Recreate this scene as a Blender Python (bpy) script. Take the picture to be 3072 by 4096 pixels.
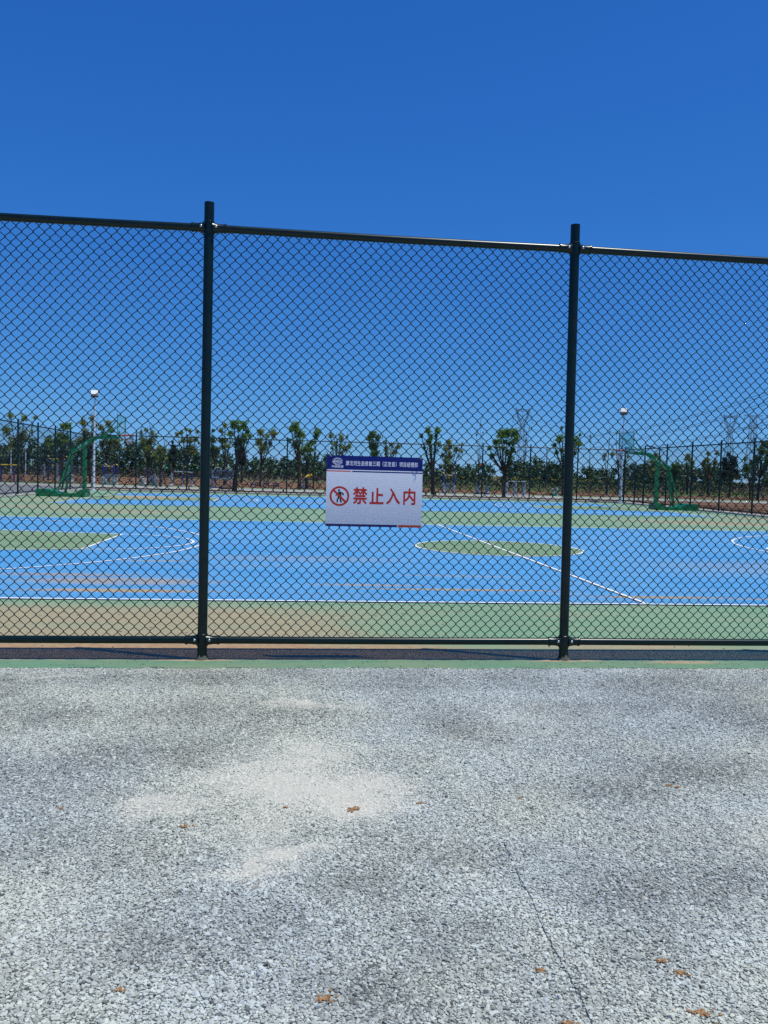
import bpy, bmesh, math, random
import numpy as np
from mathutils import Matrix, Vector

for o in list(bpy.data.objects):
    bpy.data.objects.remove(o, do_unlink=True)
scene = bpy.context.scene
COL = scene.collection
random.seed(7)
RNG = np.random.default_rng(11)
R = math.radians

# ------------------------------------------------------------------ camera
cam_d = bpy.data.cameras.new('camera')
cam = bpy.data.objects.new('camera', cam_d)
COL.objects.link(cam)
_r = Vector((0.993866, -0.107370, 0.026488))
_u = Vector((-0.021227, 0.049846, 0.998531))
_f = Vector((0.108533, 0.992969, -0.047261))
M = Matrix.Identity(4)
for i in range(3):
    M[i][0], M[i][1], M[i][2] = _r[i], _u[i], -_f[i]
M[2][3] = 1.54
cam.matrix_world = M
cam_d.sensor_fit = 'HORIZONTAL'
cam_d.sensor_width = 36.0
cam_d.lens = 36.0 * 3302.9 / 3072.0
cam_d.clip_start = 0.05
cam_d.clip_end = 8000
scene.camera = cam

# ------------------------------------------------------------------ sky + sun
SUN = Vector((1.02, -0.41, 3.42)).normalized()
elev = math.asin(SUN.z)
azim = math.atan2(SUN.x, SUN.y)
world = bpy.data.worlds.new('World')
scene.world = world
world.use_nodes = True
wn = world.node_tree
for n in list(wn.nodes):
    wn.nodes.remove(n)
sky = wn.nodes.new('ShaderNodeTexSky')
sky.sky_type = 'NISHITA'
sky.sun_disc = False
sky.sun_elevation = elev
sky.sun_rotation = azim
sky.altitude = 100
sky.air_density = 0.65
sky.dust_density = 0.0
sky.ozone_density = 3.0
SKY_S = 0.105
# the same response curve over the whole sky: a deep, contrasty summer blue
sep = wn.nodes.new('ShaderNodeSeparateColor'); comb = wn.nodes.new('ShaderNodeCombineColor')
wn.links.new(sky.outputs[0], sep.inputs[0])
for i_, (gain, gam) in enumerate(((0.38, 1.18), (0.575, 0.78), (0.875, 0.47))):
    pw = wn.nodes.new('ShaderNodeMath'); pw.operation = 'POWER'; pw.inputs[1].default_value = gam
    ml = wn.nodes.new('ShaderNodeMath'); ml.operation = 'MULTIPLY'; ml.inputs[1].default_value = gain*SKY_S**(gam-1)
    wn.links.new(sep.outputs[i_], pw.inputs[0]); wn.links.new(pw.outputs[0], ml.inputs[0]); wn.links.new(ml.outputs[0], comb.inputs[i_])
bg = wn.nodes.new('ShaderNodeBackground')
bg.inputs['Strength'].default_value = SKY_S
wo = wn.nodes.new('ShaderNodeOutputWorld')
wn.links.new(comb.outputs[0], bg.inputs[0])
wn.links.new(bg.outputs[0], wo.inputs[0])

sun_d = bpy.data.lights.new('sun', 'SUN')
sun_d.energy = 4.3
sun_d.angle = R(0.53)
sun_d.color = (1.0, 0.975, 0.87)
sun_o = bpy.data.objects.new('sun', sun_d)
COL.objects.link(sun_o)
sun_o.rotation_euler = (-SUN).to_track_quat('-Z', 'Y').to_euler()
sun_o.location = (0, 0, 30)

scene.view_settings.view_transform = 'Standard'
scene.view_settings.look = 'None'
scene.view_settings.exposure = 0.0
scene.view_settings.gamma = 1.0
scene.view_settings.use_curve_mapping = False
scene.render.engine = 'CYCLES'
scene.cycles.max_bounces = 6
scene.cycles.transparent_max_bounces = 12
scene.cycles.use_denoising = False

# ------------------------------------------------------------------ helpers
class MB:
    """collects shapes, then links them as ONE mesh object"""
    def __init__(s):
        s.v, s.f = [], []
    def add(s, verts, faces):
        b = len(s.v)
        s.v += [tuple(x) for x in verts]
        s.f += [tuple(i + b for i in q) for q in faces]
        return s
    def box(s, x0, x1, y0, y1, z0, z1):
        return s.add([(x0,y0,z0),(x1,y0,z0),(x1,y1,z0),(x0,y1,z0),(x0,y0,z1),(x1,y0,z1),(x1,y1,z1),(x0,y1,z1)],
                     [(3,2,1,0),(4,5,6,7),(0,1,5,4),(1,2,6,5),(2,3,7,6),(3,0,4,7)])
    def tube(s, pts, r, n=8, cap=True):
        pts = [Vector(p) for p in pts]
        rs = r if isinstance(r, (list, tuple)) else [r] * len(pts)
        ring = []
        up = Vector((0, 0, 1))
        V, Fc = [], []
        prev = None
        for i, p in enumerate(pts):
            t = (pts[min(i+1, len(pts)-1)] - pts[max(i-1, 0)]).normalized()
            if prev is None:
                ref = up if abs(t.z) < 0.9 else Vector((1, 0, 0))
                a = t.cross(ref).normalized()
            else:
                a = (prev - t * prev.dot(t)).normalized()
            prev = a
            b = t.cross(a)
            for k in range(n):
                an = 2 * math.pi * k / n
                V.append(p + (a * math.cos(an) + b * math.sin(an)) * rs[i])
        for i in range(len(pts) - 1):
            for k in range(n):
                k2 = (k + 1) % n
                Fc.append((i*n+k, i*n+k2, (i+1)*n+k2, (i+1)*n+k))
        if cap:
            Fc.append(tuple(range(n))[::-1])
            Fc.append(tuple((len(pts)-1)*n + k for k in range(n)))
        return s.add(V, Fc)
    def beam(s, p, q, w, h=None):
        """rectangular bar from p to q, w along the horizontal side, h the other"""
        h = h or w
        p, q = Vector(p), Vector(q)
        t = (q - p).normalized()
        ref = Vector((0, 1, 0)) if abs(t.y) < 0.9 else Vector((1, 0, 0))
        b = t.cross(ref).normalized()
        a = b.cross(t).normalized()
        V = []
        for c in (p, q):
            for sa, sb in ((-1,-1),(1,-1),(1,1),(-1,1)):
                V.append(c + a*sa*w/2 + b*sb*h/2)
        return s.add(V, [(3,2,1,0),(4,5,6,7),(0,1,5,4),(1,2,6,5),(2,3,7,6),(3,0,4,7)])
    def prism(s, poly, y0, y1):
        """polygon in x,z extruded along y"""
        n = len(poly)
        V = [(x, y0, z) for x, z in poly] + [(x, y1, z) for x, z in poly]
        Fc = [tuple(range(n)), tuple(range(2*n-1, n-1, -1))]
        for i in range(n):
            j = (i+1) % n
            Fc.append((j, i, n+i, n+j))
        return s.add(V, Fc)
    def sphere(s, c, r, nu=10, nv=6, sc=(1,1,1)):
        V = [(c[0], c[1], c[2] + r*sc[2])]
        for j in range(1, nv):
            ph = math.pi*j/nv
            for i in range(nu):
                th = 2*math.pi*i/nu
                V.append((c[0]+r*sc[0]*math.sin(ph)*math.cos(th), c[1]+r*sc[1]*math.sin(ph)*math.sin(th), c[2]+r*sc[2]*math.cos(ph)))
        V.append((c[0], c[1], c[2] - r*sc[2]))
        Fc = [(0, 1+i, 1+(i+1) % nu) for i in range(nu)]
        for j in range(nv-2):
            for i in range(nu):
                a = 1+j*nu+i; b = 1+j*nu+(i+1) % nu
                Fc.append((a, a+nu, b+nu, b))
        l = len(V)-1
        Fc += [(l, l-nu+(i+1) % nu, l-nu+i) for i in range(nu)]
        return s.add(V, Fc)
    def build(s, name, mat, parent=None, smooth=False, loc=None):
        me = bpy.data.meshes.new(name)
        me.from_pydata(s.v, [], s.f)
        me.materials.append(mat)
        me.update()
        if smooth:
            me.polygons.foreach_set('use_smooth', [True]*len(me.polygons))
            try:
                me.set_sharp_from_angle(angle=R(45))
            except Exception:
                pass
        return link(name, me, parent, loc)

def link(name, me, parent=None, loc=None):
    o = bpy.data.objects.new(name, me)
    COL.objects.link(o)
    if parent is not None:
        o.parent = parent
    if loc is not None:
        o.location = loc
    return o

def np_mesh(name, V, F, mat, smooth=False, tint=None):
    """V (n,3) array, F (m,k) array"""
    me = bpy.data.meshes.new(name)
    V = np.ascontiguousarray(V, dtype=np.float32); F = np.ascontiguousarray(F, dtype=np.int32)
    k = F.shape[1]
    me.vertices.add(len(V)); me.vertices.foreach_set('co', V.ravel())
    me.loops.add(F.size); me.loops.foreach_set('vertex_index', F.ravel())
    me.polygons.add(len(F))
    me.polygons.foreach_set('loop_start', np.arange(0, F.size, k, dtype=np.int32))
    me.polygons.foreach_set('loop_total', np.full(len(F), k, dtype=np.int32))
    if smooth:
        me.polygons.foreach_set('use_smooth', np.ones(len(F), dtype=bool))
    if tint is not None:
        at = me.attributes.new('tint', 'FLOAT', 'POINT')
        at.data.foreach_set('value', np.ascontiguousarray(tint, dtype=np.float32))
    me.materials.append(mat)
    me.update(calc_edges=True)
    return me

def empty(name, loc=(0,0,0), rz=0):
    o = bpy.data.objects.new(name, None)
    COL.objects.link(o)
    o.location = loc
    o.rotation_euler = (0, 0, rz)
    o.empty_display_size = 0.2
    return o

def tag(o, label, cat, group=None, kind=None):
    o['label'] = label
    o['category'] = cat
    if group: o['group'] = group
    if kind: o['kind'] = kind
    return o

def struct(o, label=None):
    o['kind'] = 'structure'
    if label: o['label'] = label
    return o

# ------------------------------------------------------------------ materials
class NT:
    def __init__(s, name):
        s.m = bpy.data.materials.new(name); s.m.use_nodes = True
        s.t = s.m.node_tree
        for n in list(s.t.nodes): s.t.nodes.remove(n)
        s.out = s.t.nodes.new('ShaderNodeOutputMaterial')
        s.p = s.t.nodes.new('ShaderNodeBsdfPrincipled')
        s.t.links.new(s.p.outputs[0], s.out.inputs[0])
    def n(s, typ, **kw):
        x = s.t.nodes.new(typ)
        for k, v in kw.items(): setattr(x, k, v)
        return x
    def l(s, a, b):
        s.t.links.new(a, b)
    def pos(s):
        return s.n('ShaderNodeNewGeometry').outputs['Position']
    def mapv(s, v, scale):
        m = s.n('ShaderNodeVectorMath', operation='MULTIPLY')
        s.l(v, m.inputs[0]); m.inputs[1].default_value = scale
        return m.outputs[0]
    def noise(s, v, scale, detail=4, rough=0.55, dist=0.0):
        x = s.n('ShaderNodeTexNoise')
        x.inputs['Scale'].default_value = scale; x.inputs['Detail'].default_value = detail
        x.inputs['Roughness'].default_value = rough; x.inputs['Distortion'].default_value = dist
        s.l(v, x.inputs['Vector'])
        return x.outputs['Fac']
    def vor(s, v, scale, feature='F1'):
        x = s.n('ShaderNodeTexVoronoi', feature=feature)
        x.inputs['Scale'].default_value = scale
        s.l(v, x.inputs['Vector'])
        return x
    def rng(s, v, a, b, c=0.0, d=1.0, smooth=True):
        x = s.n('ShaderNodeMapRange')
        if smooth: x.interpolation_type = 'SMOOTHSTEP'
        s.l(v, x.inputs[0])
        x.inputs[1].default_value = a; x.inputs[2].default_value = b
        x.inputs[3].default_value = c; x.inputs[4].default_value = d
        return x.outputs[0]
    def math(s, op, a, b=None, clamp=False):
        x = s.n('ShaderNodeMath', operation=op); x.use_clamp = clamp
        for i, q in enumerate((a, b)):
            if q is None: continue
            if isinstance(q, (int, float)): x.inputs[i].default_value = q
            else: s.l(q, x.inputs[i])
        return x.outputs[0]
    def mix(s, fac, a, b, blend='MIX'):
        x = s.n('ShaderNodeMix', data_type='RGBA', blend_type=blend)
        if isinstance(fac, (int, float)): x.inputs[0].default_value = fac
        else: s.l(fac, x.inputs[0])
        for i, q in ((6, a), (7, b)):
            if isinstance(q, (tuple, list)): x.inputs[i].default_value = tuple(q) + ((1,) if len(q) == 3 else ())
            else: s.l(q, x.inputs[i])
        return x.outputs[2]
    def ell(s, v, cx, cy, rx, ry):
        """1 in the middle of an ellipse on the ground, 0 at its rim and beyond"""
        a = s.n('ShaderNodeVectorMath', operation='SUBTRACT'); s.l(v, a.inputs[0]); a.inputs[1].default_value = (cx, cy, 0)
        b = s.n('ShaderNodeVectorMath', operation='MULTIPLY'); s.l(a.outputs[0], b.inputs[0]); b.inputs[1].default_value = (1/rx, 1/ry, 0)
        c = s.n('ShaderNodeVectorMath', operation='LENGTH'); s.l(b.outputs[0], c.inputs[0])
        return s.rng(c.outputs['Value'], 1.0, 0.25)
    def bump(s, h, strength=0.3, dist=0.01):
        b = s.n('ShaderNodeBump'); b.inputs['Strength'].default_value = strength; b.inputs['Distance'].default_value = dist
        s.l(h, b.inputs['Height']); s.l(b.outputs[0], s.p.inputs['Normal'])
    def col(s, c):
        if isinstance(c, (tuple, list)): s.p.inputs['Base Color'].default_value = tuple(c) + (1,)
        else: s.l(c, s.p.inputs['Base Color'])
        return s
    def set(s, rough=0.5, spec=0.5, metal=0.0, coat=0.0):
        s.p.inputs['Roughness'].default_value = rough
        s.p.inputs['Specular IOR Level'].default_value = spec
        s.p.inputs['Metallic'].default_value = metal
        s.p.inputs['Coat Weight'].default_value = coat
        return s

def plain(name, c, rough=0.5, spec=0.5, metal=0.0, vary=0.12, scale=6.0, c2=None, bump=0.0, coat=0.0):
    t = NT(name)
    f = t.noise(t.n('ShaderNodeTexCoord').outputs['Object'], scale, 5)
    d = c2 or tuple(x*(1-vary) for x in c)
    t.col(t.mix(t.rng(f, 0.3, 0.7), c, d)).set(rough, spec, metal, coat)
    if bump: t.bump(f, bump, 0.01)
    return t.m

MAT = {}
def coating():
    t = NT('dark_green_fence_coating'); v = t.pos()
    f = t.noise(v, 9, 5)
    k = t.mix(t.rng(f, 0.3, 0.7), (0.0018, 0.015, 0.0135), (0.0011, 0.009, 0.009))
    s = t.noise(t.mapv(v, (1, 1, 1.6)), 34, 3, 0.6)
    far_ = t.noise(v, 1.9, 2)
    chip = t.math('MULTIPLY', t.rng(s, 0.735, 0.76), t.rng(far_, 0.50, 0.58))
    dusty = t.rng(t.noise(v, 3.5, 6, 0.7), 0.5, 0.8, 0, 0.045)
    k = t.mix(dusty, k, (0.20, 0.20, 0.17))
    k = t.mix(t.math('MULTIPLY', chip, 0.8), k, (0.45, 0.44, 0.38))
    t.col(k).set(0.30, 0.36); t.bump(f, 0.04, 0.01)
    return t.m
MAT['pvc'] = coating()
MAT['wire'] = plain('dark_green_wire_coating', (0.0025, 0.010, 0.012), 0.42, 0.4, vary=0.2, scale=30)
MAT['farfence'] = plain('far_fence_coating', (0.006, 0.026, 0.024), 0.45, 0.3, vary=0.2, scale=3)
MAT['steel'] = plain('zinc_bolt', (0.50, 0.52, 0.54), 0.34, 0.5, 0.9, vary=0.1, scale=90)
MAT['stand'] = plain('green_stand_paint', (0.007, 0.19, 0.062), 0.35, 0.5, vary=0.15, scale=3)
MAT['rim'] = plain('orange_red_rim_paint', (0.62, 0.06, 0.02), 0.4, 0.5)
MAT['net'] = plain('pale_net_cord', (0.6, 0.4, 0.42), 0.8, 0.2)
MAT['white'] = plain('white_paint', (0.78, 0.8, 0.82), 0.4, 0.4, vary=0.06)
MAT['polewhite'] = plain('pale_lamp_pole_paint', (0.7, 0.74, 0.82), 0.35, 0.5, vary=0.06, scale=2)
MAT['black'] = plain('black_housing', (0.012, 0.012, 0.014), 0.45, 0.4)
MAT['lens'] = plain('lamp_lens', (0.86, 0.87, 0.82), 0.15, 0.6, vary=0.03, coat=0.6)  # white colour stands in for sun glare on the lens glass
MAT['blue'] = plain('royal_blue_tube_paint', (0.012, 0.02, 0.19), 0.35, 0.5)
MAT['yellow'] = plain('yellow_tube_paint', (0.72, 0.48, 0.02), 0.4, 0.4)
MAT['wrap'] = plain('plastic_film_wrap', (0.30, 0.35, 0.42), 0.3, 0.6, c2=(0.17, 0.21, 0.28), scale=7, bump=0.4)
MAT['wrapwhite'] = plain('pale_foam_wrap', (0.60, 0.58, 0.52), 0.7, 0.3, c2=(0.36, 0.35, 0.33), scale=6, bump=0.5)
MAT['bluegrey'] = plain('blue_grey_tube_paint', (0.13, 0.19, 0.30), 0.4, 0.5)
MAT['panel'] = plain('grey_seat_panel', (0.07, 0.085, 0.11), 0.6, 0.3)
MAT['tubesteel'] = plain('bright_steel_tube', (0.6, 0.62, 0.64), 0.3, 0.5, 0.6)
MAT['bark'] = plain('grey_brown_bark', (0.085, 0.062, 0.043), 0.9, 0.1, c2=(0.045, 0.033, 0.024), scale=9, bump=0.5)
MAT['stake'] = plain('weathered_wood_pole', (0.075, 0.055, 0.042), 0.9, 0.1)
MAT['stake2'] = plain('pale_young_bark', (0.16, 0.145, 0.12), 0.9, 0.1)
MAT['pylon'] = plain('hazed_lattice_steel', (0.26, 0.32, 0.38), 0.5, 0.4, vary=0.2, scale=0.5)  # lightened towards the sky: distance haze put into the steel's colour
MAT['cable'] = plain('conductor_wire', (0.10, 0.12, 0.15), 0.5, 0.3)
MAT['lampgrey'] = plain('dark_grey_lamp_paint', (0.05, 0.055, 0.06), 0.45, 0.4)
MAT['red'] = plain('orange_red_marker', (0.75, 0.13, 0.04), 0.6, 0.3)
MAT['clay'] = plain('orange_clay', (0.42, 0.25, 0.12), 0.95, 0.1, c2=(0.28, 0.155, 0.075), scale=120, bump=0.6)
MAT['string'] = plain('dark_blue_string', (0.05, 0.085, 0.15), 0.7, 0.3, scale=60, vary=0.5)
MAT['bluestake'] = plain('blue_wrapped_stake', (0.02, 0.045, 0.12), 0.6, 0.3)

def glass():
    t = NT('backboard_acrylic')
    tr = t.n('ShaderNodeBsdfTransparent'); tr.inputs[0].default_value = (0.78, 0.93, 0.92, 1)
    t.col((0.35, 0.62, 0.63)).set(0.2, 0.5)
    mx = t.n('ShaderNodeMixShader'); mx.inputs[0].default_value = 0.16
    t.l(tr.outputs[0], mx.inputs[1]); t.l(t.p.outputs[0], mx.inputs[2]); t.l(mx.outputs[0], t.out.inputs[0])
    return t.m
MAT['board'] = glass()

def leafmat(name, a, b, c, trans=0.45):
    t = NT(name)
    at = t.n('ShaderNodeAttribute', attribute_name='tint')
    k = t.mix(t.rng(at.outputs['Fac'], 0.0, 0.5, smooth=False), a, b)
    k = t.mix(t.rng(at.outputs['Fac'], 0.5, 1.0, smooth=False), k, c)
    t.col(k).set(0.55, 0.3)
    tl = t.n('ShaderNodeBsdfTranslucent'); t.l(k, tl.inputs[0])
    mx = t.n('ShaderNodeMixShader'); mx.inputs[0].default_value = trans
    t.l(t.p.outputs[0], mx.inputs[1]); t.l(tl.outputs[0], mx.inputs[2]); t.l(mx.outputs[0], t.out.inputs[0])
    return t.m
MAT['leaf_tuft'] = leafmat('fresh_green_leaves', (0.073, 0.157, 0.043), (0.172, 0.316, 0.073), (0.373, 0.545, 0.143))
MAT['leaf_loose'] = leafmat('yellowish_green_leaves', (0.085, 0.143, 0.041), (0.243, 0.313, 0.079), (0.483, 0.483, 0.155))
MAT['leaf_dense'] = leafmat('mid_green_leaves', (0.053, 0.119, 0.042), (0.119, 0.222, 0.072), (0.238, 0.355, 0.119))
MAT['leaf_dark'] = leafmat('dark_evergreen_leaves', (0.013, 0.029, 0.021), (0.029, 0.057, 0.034), (0.059, 0.095, 0.050), 0.1)
MAT['leaf_belt'] = leafmat('dark_belt_leaves', (0.032, 0.071, 0.038), (0.071, 0.137, 0.065), (0.146, 0.223, 0.098), 0.15)
MAT['leaf_dry'] = leafmat('dry_brush_twigs', (0.060, 0.050, 0.038), (0.120, 0.102, 0.074), (0.192, 0.162, 0.120), 0.1)
MAT['flower'] = leafmat('yellow_hedge_tips', (0.22, 0.17, 0.015), (0.45, 0.34, 0.02), (0.6, 0.48, 0.05), 0.2)
MAT['grassblade'] = leafmat('young_grass', (0.035, 0.06, 0.015), (0.06, 0.095, 0.025), (0.10, 0.12, 0.04), 0.2)

def soil(name, a, b, scale=0.6):
    t = NT(name)
    v = t.pos()
    f = t.noise(v, scale, 8, 0.65)
    g = t.noise(v, scale*9, 6, 0.7)
    k = t.mix(t.rng(f, 0.35, 0.65), a, b)
    k = t.mix(t.rng(g, 0.55, 0.75), k, tuple(x*0.6 for x in a))
    t.col(k).set(0.95, 0.1); t.bump(g, 1.0, 0.12)
    return t.m
MAT['soil'] = soil('orange_brown_soil', (0.235, 0.135, 0.080), (0.165, 0.092, 0.056))
MAT['field'] = soil('dry_field_earth', (0.14, 0.125, 0.075), (0.085, 0.095, 0.045), 0.15)
MAT['grass'] = soil('thin_grass_lawn', (0.05, 0.115, 0.025), (0.10, 0.13, 0.04), 0.25)
MAT['net_mound'] = soil('teal_netted_earth', (0.03, 0.30, 0.26), (0.22, 0.21, 0.13), 0.09)

def concrete(name, a, b, sc=1.2):
    t = NT(name); v = t.pos()
    k = t.mix(t.rng(t.noise(v, sc, 7, 0.6), 0.35, 0.7), a, b)
    k = t.mix(t.rng(t.noise(v, sc*25, 4), 0.55, 0.8, 0, 0.5), k, tuple(x*0.55 for x in a))
    t.col(k).set(0.85, 0.2); t.bump(t.noise(v, 60, 3), 0.2, 0.004)
    return t.m
MAT['concrete'] = concrete('pale_concrete', (0.42, 0.41, 0.375), (0.33, 0.32, 0.295))
MAT['path'] = concrete('dusty_path_concrete', (0.38, 0.37, 0.33), (0.27, 0.26, 0.23), 0.5)
MAT['greyroad'] = concrete('grey_asphalt_walk', (0.24, 0.25, 0.26), (0.17, 0.18, 0.19), 0.6)
MAT['mortar'] = concrete('dirty_mortar', (0.13, 0.125, 0.10), (0.08, 0.10, 0.075), 9)
MAT['rubber'] = concrete('green_rubber_edge', (0.03, 0.27, 0.095), (0.12, 0.28, 0.14), 0.35)

SAND = (0.40, 0.31, 0.19)
def acrylic(name, base, alt, spots, general=0.30, rough=0.75, extra=None):
    """painted court with wear and dried sand; spots: (cx, cy, rx, ry, weight)"""
    t = NT(name); v = t.pos()
    streak = t.noise(t.mapv(v, (0.35, 2.4, 1)), 1.0, 9, 0.68, 0.6)
    cloud = t.noise(v, 0.35, 6, 0.6)
    fine = t.noise(v, 14, 6, 0.7)
    k = t.mix(t.rng(cloud, 0.3, 0.7), base, alt)
    k = t.mix(t.rng(fine, 0.3, 0.75, 0.0, 0.32), k, tuple(min(1, x*1.6+0.04) for x in base))
    fade = t.noise(t.mapv(v, (0.6, 1.5, 1)), 0.22, 7, 0.62, 0.8)
    k = t.mix(t.rng(fade, 0.48, 0.72, 0.0, 0.30), k, tuple(min(1, x*1.1+0.07) for x in base))
    dust = t.math('MULTIPLY', t.rng(streak, 0.45, 0.75), general)
    for (cx, cy, rx, ry, w) in spots:
        e = t.ell(v, cx, cy, rx, ry)
        e = t.math('MULTIPLY', t.math('MULTIPLY', e, t.rng(streak, 0.22, 0.50)), w)
        dust = t.math('MAXIMUM', dust, e)
    if extra: dust = extra(t, v, streak, dust)
    k = t.mix(t.math('MULTIPLY', dust, 1.0, True), k, t.mix(t.rng(fine, 0.35, 0.65), SAND, tuple(x*0.78 for x in SAND)))
    if extra:      # orange earth along the fence foot, thinning to the right; painted warmer against blue shade
        sx = t.n('ShaderNodeSeparateXYZ'); t.l(v, sx.inputs[0])
        wob = t.math('ADD', sx.outputs[0], t.math('MULTIPLY', t.math('SUBTRACT', t.noise(v, 1.1, 5, 0.6), 0.5), 3.0))
        yy = t.math('ADD', sx.outputs[1], t.math('MULTIPLY', t.math('SUBTRACT', t.noise(t.mapv(v, (0.8, 1, 1)), 2.0, 6, 0.65), 0.5), 0.5))
        e1 = t.math('MULTIPLY', t.rng(wob, 2.0, 0.4, 0.25, 0.95), t.rng(yy, 7.45, 7.15))
        k = t.mix(e1, k, t.mix(t.rng(fine, 0.35, 0.7), (0.40, 0.255, 0.135), (0.27, 0.165, 0.09)))
    crumbs = t.vor(v, 5.5); cr = t.rng(crumbs.outputs['Distance'], 0.035, 0.02)
    keep = t.rng(t.noise(v, 1.7, 2), 0.5, 0.6)
    k = t.mix(t.math('MULTIPLY', t.math('MULTIPLY', cr, keep), 0.6), k, (0.05, 0.05, 0.045))
    t.col(k).set(rough, 0.25)
    t.bump(t.noise(v, 180, 3), 0.25, 0.002)
    return t.m
def near_sand(t, v, streak, dust):
    sx = t.n('ShaderNodeSeparateXYZ'); t.l(v, sx.inputs[0])
    wob = t.math('ADD', sx.outputs[0], t.math('MULTIPLY', t.math('SUBTRACT', t.noise(v, 0.7, 5, 0.6), 0.5), 4.0))
    a = t.rng(wob, 2.2, -0.6)
    b = t.rng(sx.outputs[1], 9.75, 8.9)
    c = t.rng(streak, 0.22, 0.50, 0.45, 1.0)
    return t.math('MAXIMUM', dust, t.math('MULTIPLY', t.math('MULTIPLY', t.math('MULTIPLY', a, b), c), 0.80))
GREEN_SPOTS = [(3.0, 7.25, 1.3, 0.35, 0.9), (1.5, 6.9, 3.5, 0.2, 0.9), (15.8, 29.2, 5.5, 2.6, 0.7), (20, 33, 4, 3, 0.5),
               (-6, 29, 4, 2.5, 0.55), (-9, 31, 3, 2, 0.5), (5, 6.85, 2, 0.16, 0.8), (-11, 37, 2, 6, 0.35)]
BLUE_SPOTS = [(-2.1, 10.43, 1.7, 0.22, 1.05), (-2.3, 11.3, 1.9, 0.5, 0.75), (-3.2, 11.9, 1.5, 0.3, 0.6), (-2.2, 13.8, 0.9, 0.12, 0.9),
              (2.3, 10.82, 2.0, 0.13, 1.1), (1.1, 11.2, 1.2, 0.16, 0.85), (3.6, 10.55, 0.5, 0.05, 0.8), (4.8, 10.32, 1.5, 0.15, 1.15), (6.8, 10.25, 2.0, 0.10, 0.9),
              (2.5, 12.3, 1.4, 0.10, 0.6), (0, 14.5, 3, 0.8, 0.25), (9, 14, 4, 2, 0.22), (-7.5, 42.5, 3.0, 2.4, 1.0), (-4.5, 44.2, 3.0, 0.8, 0.6), (1, 40, 5, 2, 0.25)]
MAT['court_green'] = acrylic('green_court_acrylic', (0.135, 0.262, 0.160), (0.185, 0.285, 0.175), GREEN_SPOTS, 0.42, extra=near_sand)
MAT['court_blue'] = acrylic('blue_court_acrylic', (0.048, 0.242, 0.490), (0.088, 0.275, 0.490), BLUE_SPOTS, 0.17)
MAT['court_key'] = acrylic('green_key_acrylic', (0.135, 0.235, 0.125), (0.165, 0.25, 0.14), BLUE_SPOTS, 0.25)
MAT['line'] = acrylic('white_line_paint', (0.74, 0.76, 0.76), (0.66, 0.68, 0.68), [(4.7, 10.32, 1.2, 0.085, 0.5)], 0.15)
MAT['kerb_green'] = acrylic('green_kerb_paint', (0.088, 0.205, 0.120), (0.115, 0.215, 0.135), [(-0.75, 6.66, 0.5, 0.06, 1.2), (2.3, 6.66, 0.5, 0.06, 1.1), (3.3, 6.6, 0.5, 0.08, 0.9), (0.2, 6.68, 3, 0.04, 0.7), (-2, 6.68, 1.5, 0.04, 0.8)], 0.30)

# ------------------------------------------------------------------ ground and pavements
def sheet(name, pts, z, mat, parent=None):
    m = MB(); m.add([(x, y, z) for x, y in pts], [tuple(range(len(pts)))])
    return m.build(name, mat, parent)
def rect(x0, x1, y0, y1): return [(x0, y0), (x1, y0), (x1, y1), (x0, y1)]

struct(sheet('ground', rect(-3500, 3500, -400, 6000), -0.05, MAT['field']), 'dry earth reaching to the horizon')
struct(sheet('soil_bed', [(-90, 52.7), (100, 51.6), (110, 88), (60, 96), (20, 98), (4, 108), (-20, 120), (-90, 122)], -0.03, MAT['soil']))
struct(sheet('soil_verge', [(21.5, 8), (60, 8), (60, 51.0), (21.5, 51.2)], -0.028, MAT['soil']))
struct(sheet('lawn', [(3, 98), (20, 86), (60, 82), (140, 80), (170, 112), (8, 112)], -0.02, MAT['grass']))
struct(sheet('path', [(-90, 62.5), (-20, 61.0), (30, 59.5), (100, 56), (100, 61), (31, 65.5), (-20, 68.5), (-90, 69.5)], -0.012, MAT['path']))
struct(sheet('rubber_edge', [(-32, 70.0), (-20, 68.7), (31, 65.7), (48, 64.6), (48, 66.4), (31, 67.6), (-20, 70.4), (-32, 71.6)], -0.016, MAT['rubber']))
struct(sheet('walkway', [(-13.2, 8), (-13.2, 52.9), (-14.5, 60.5), (-26, 60.5), (-23, 8)], -0.008, MAT['greyroad']))

# a low netted mound far behind, an uneven ridge
def ridge(name, x0, x1, y, h, depth, mat, n=70):
    V, F = [], []
    for i in range(n+1):
        t = i/n
        x = x0+(x1-x0)*t
        hh = h*(0.55+0.45*math.sin(t*9.1+1.0)*math.sin(t*4.3+0.4)+0.12*math.sin(t*41))*min(1, t*8, (1-t)*8)
        for j in range(7):
            u = j/6
            V.append((x+random.uniform(-.5, .5), y+(u-0.5)*depth, max(0, hh*math.sin(u*math.pi))+random.uniform(-.15, .15)-0.2))
    for i in range(n):
        for j in range(6):
            a = i*7+j
            F.append((a, a+7, a+8, a+1))
    return MB().add(V, F).build(name, mat, None, True)
struct(ridge('hill', -95, 18, 215, 5.4, 30, MAT['net_mound']), 'low mound under teal netting behind the trees')

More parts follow.
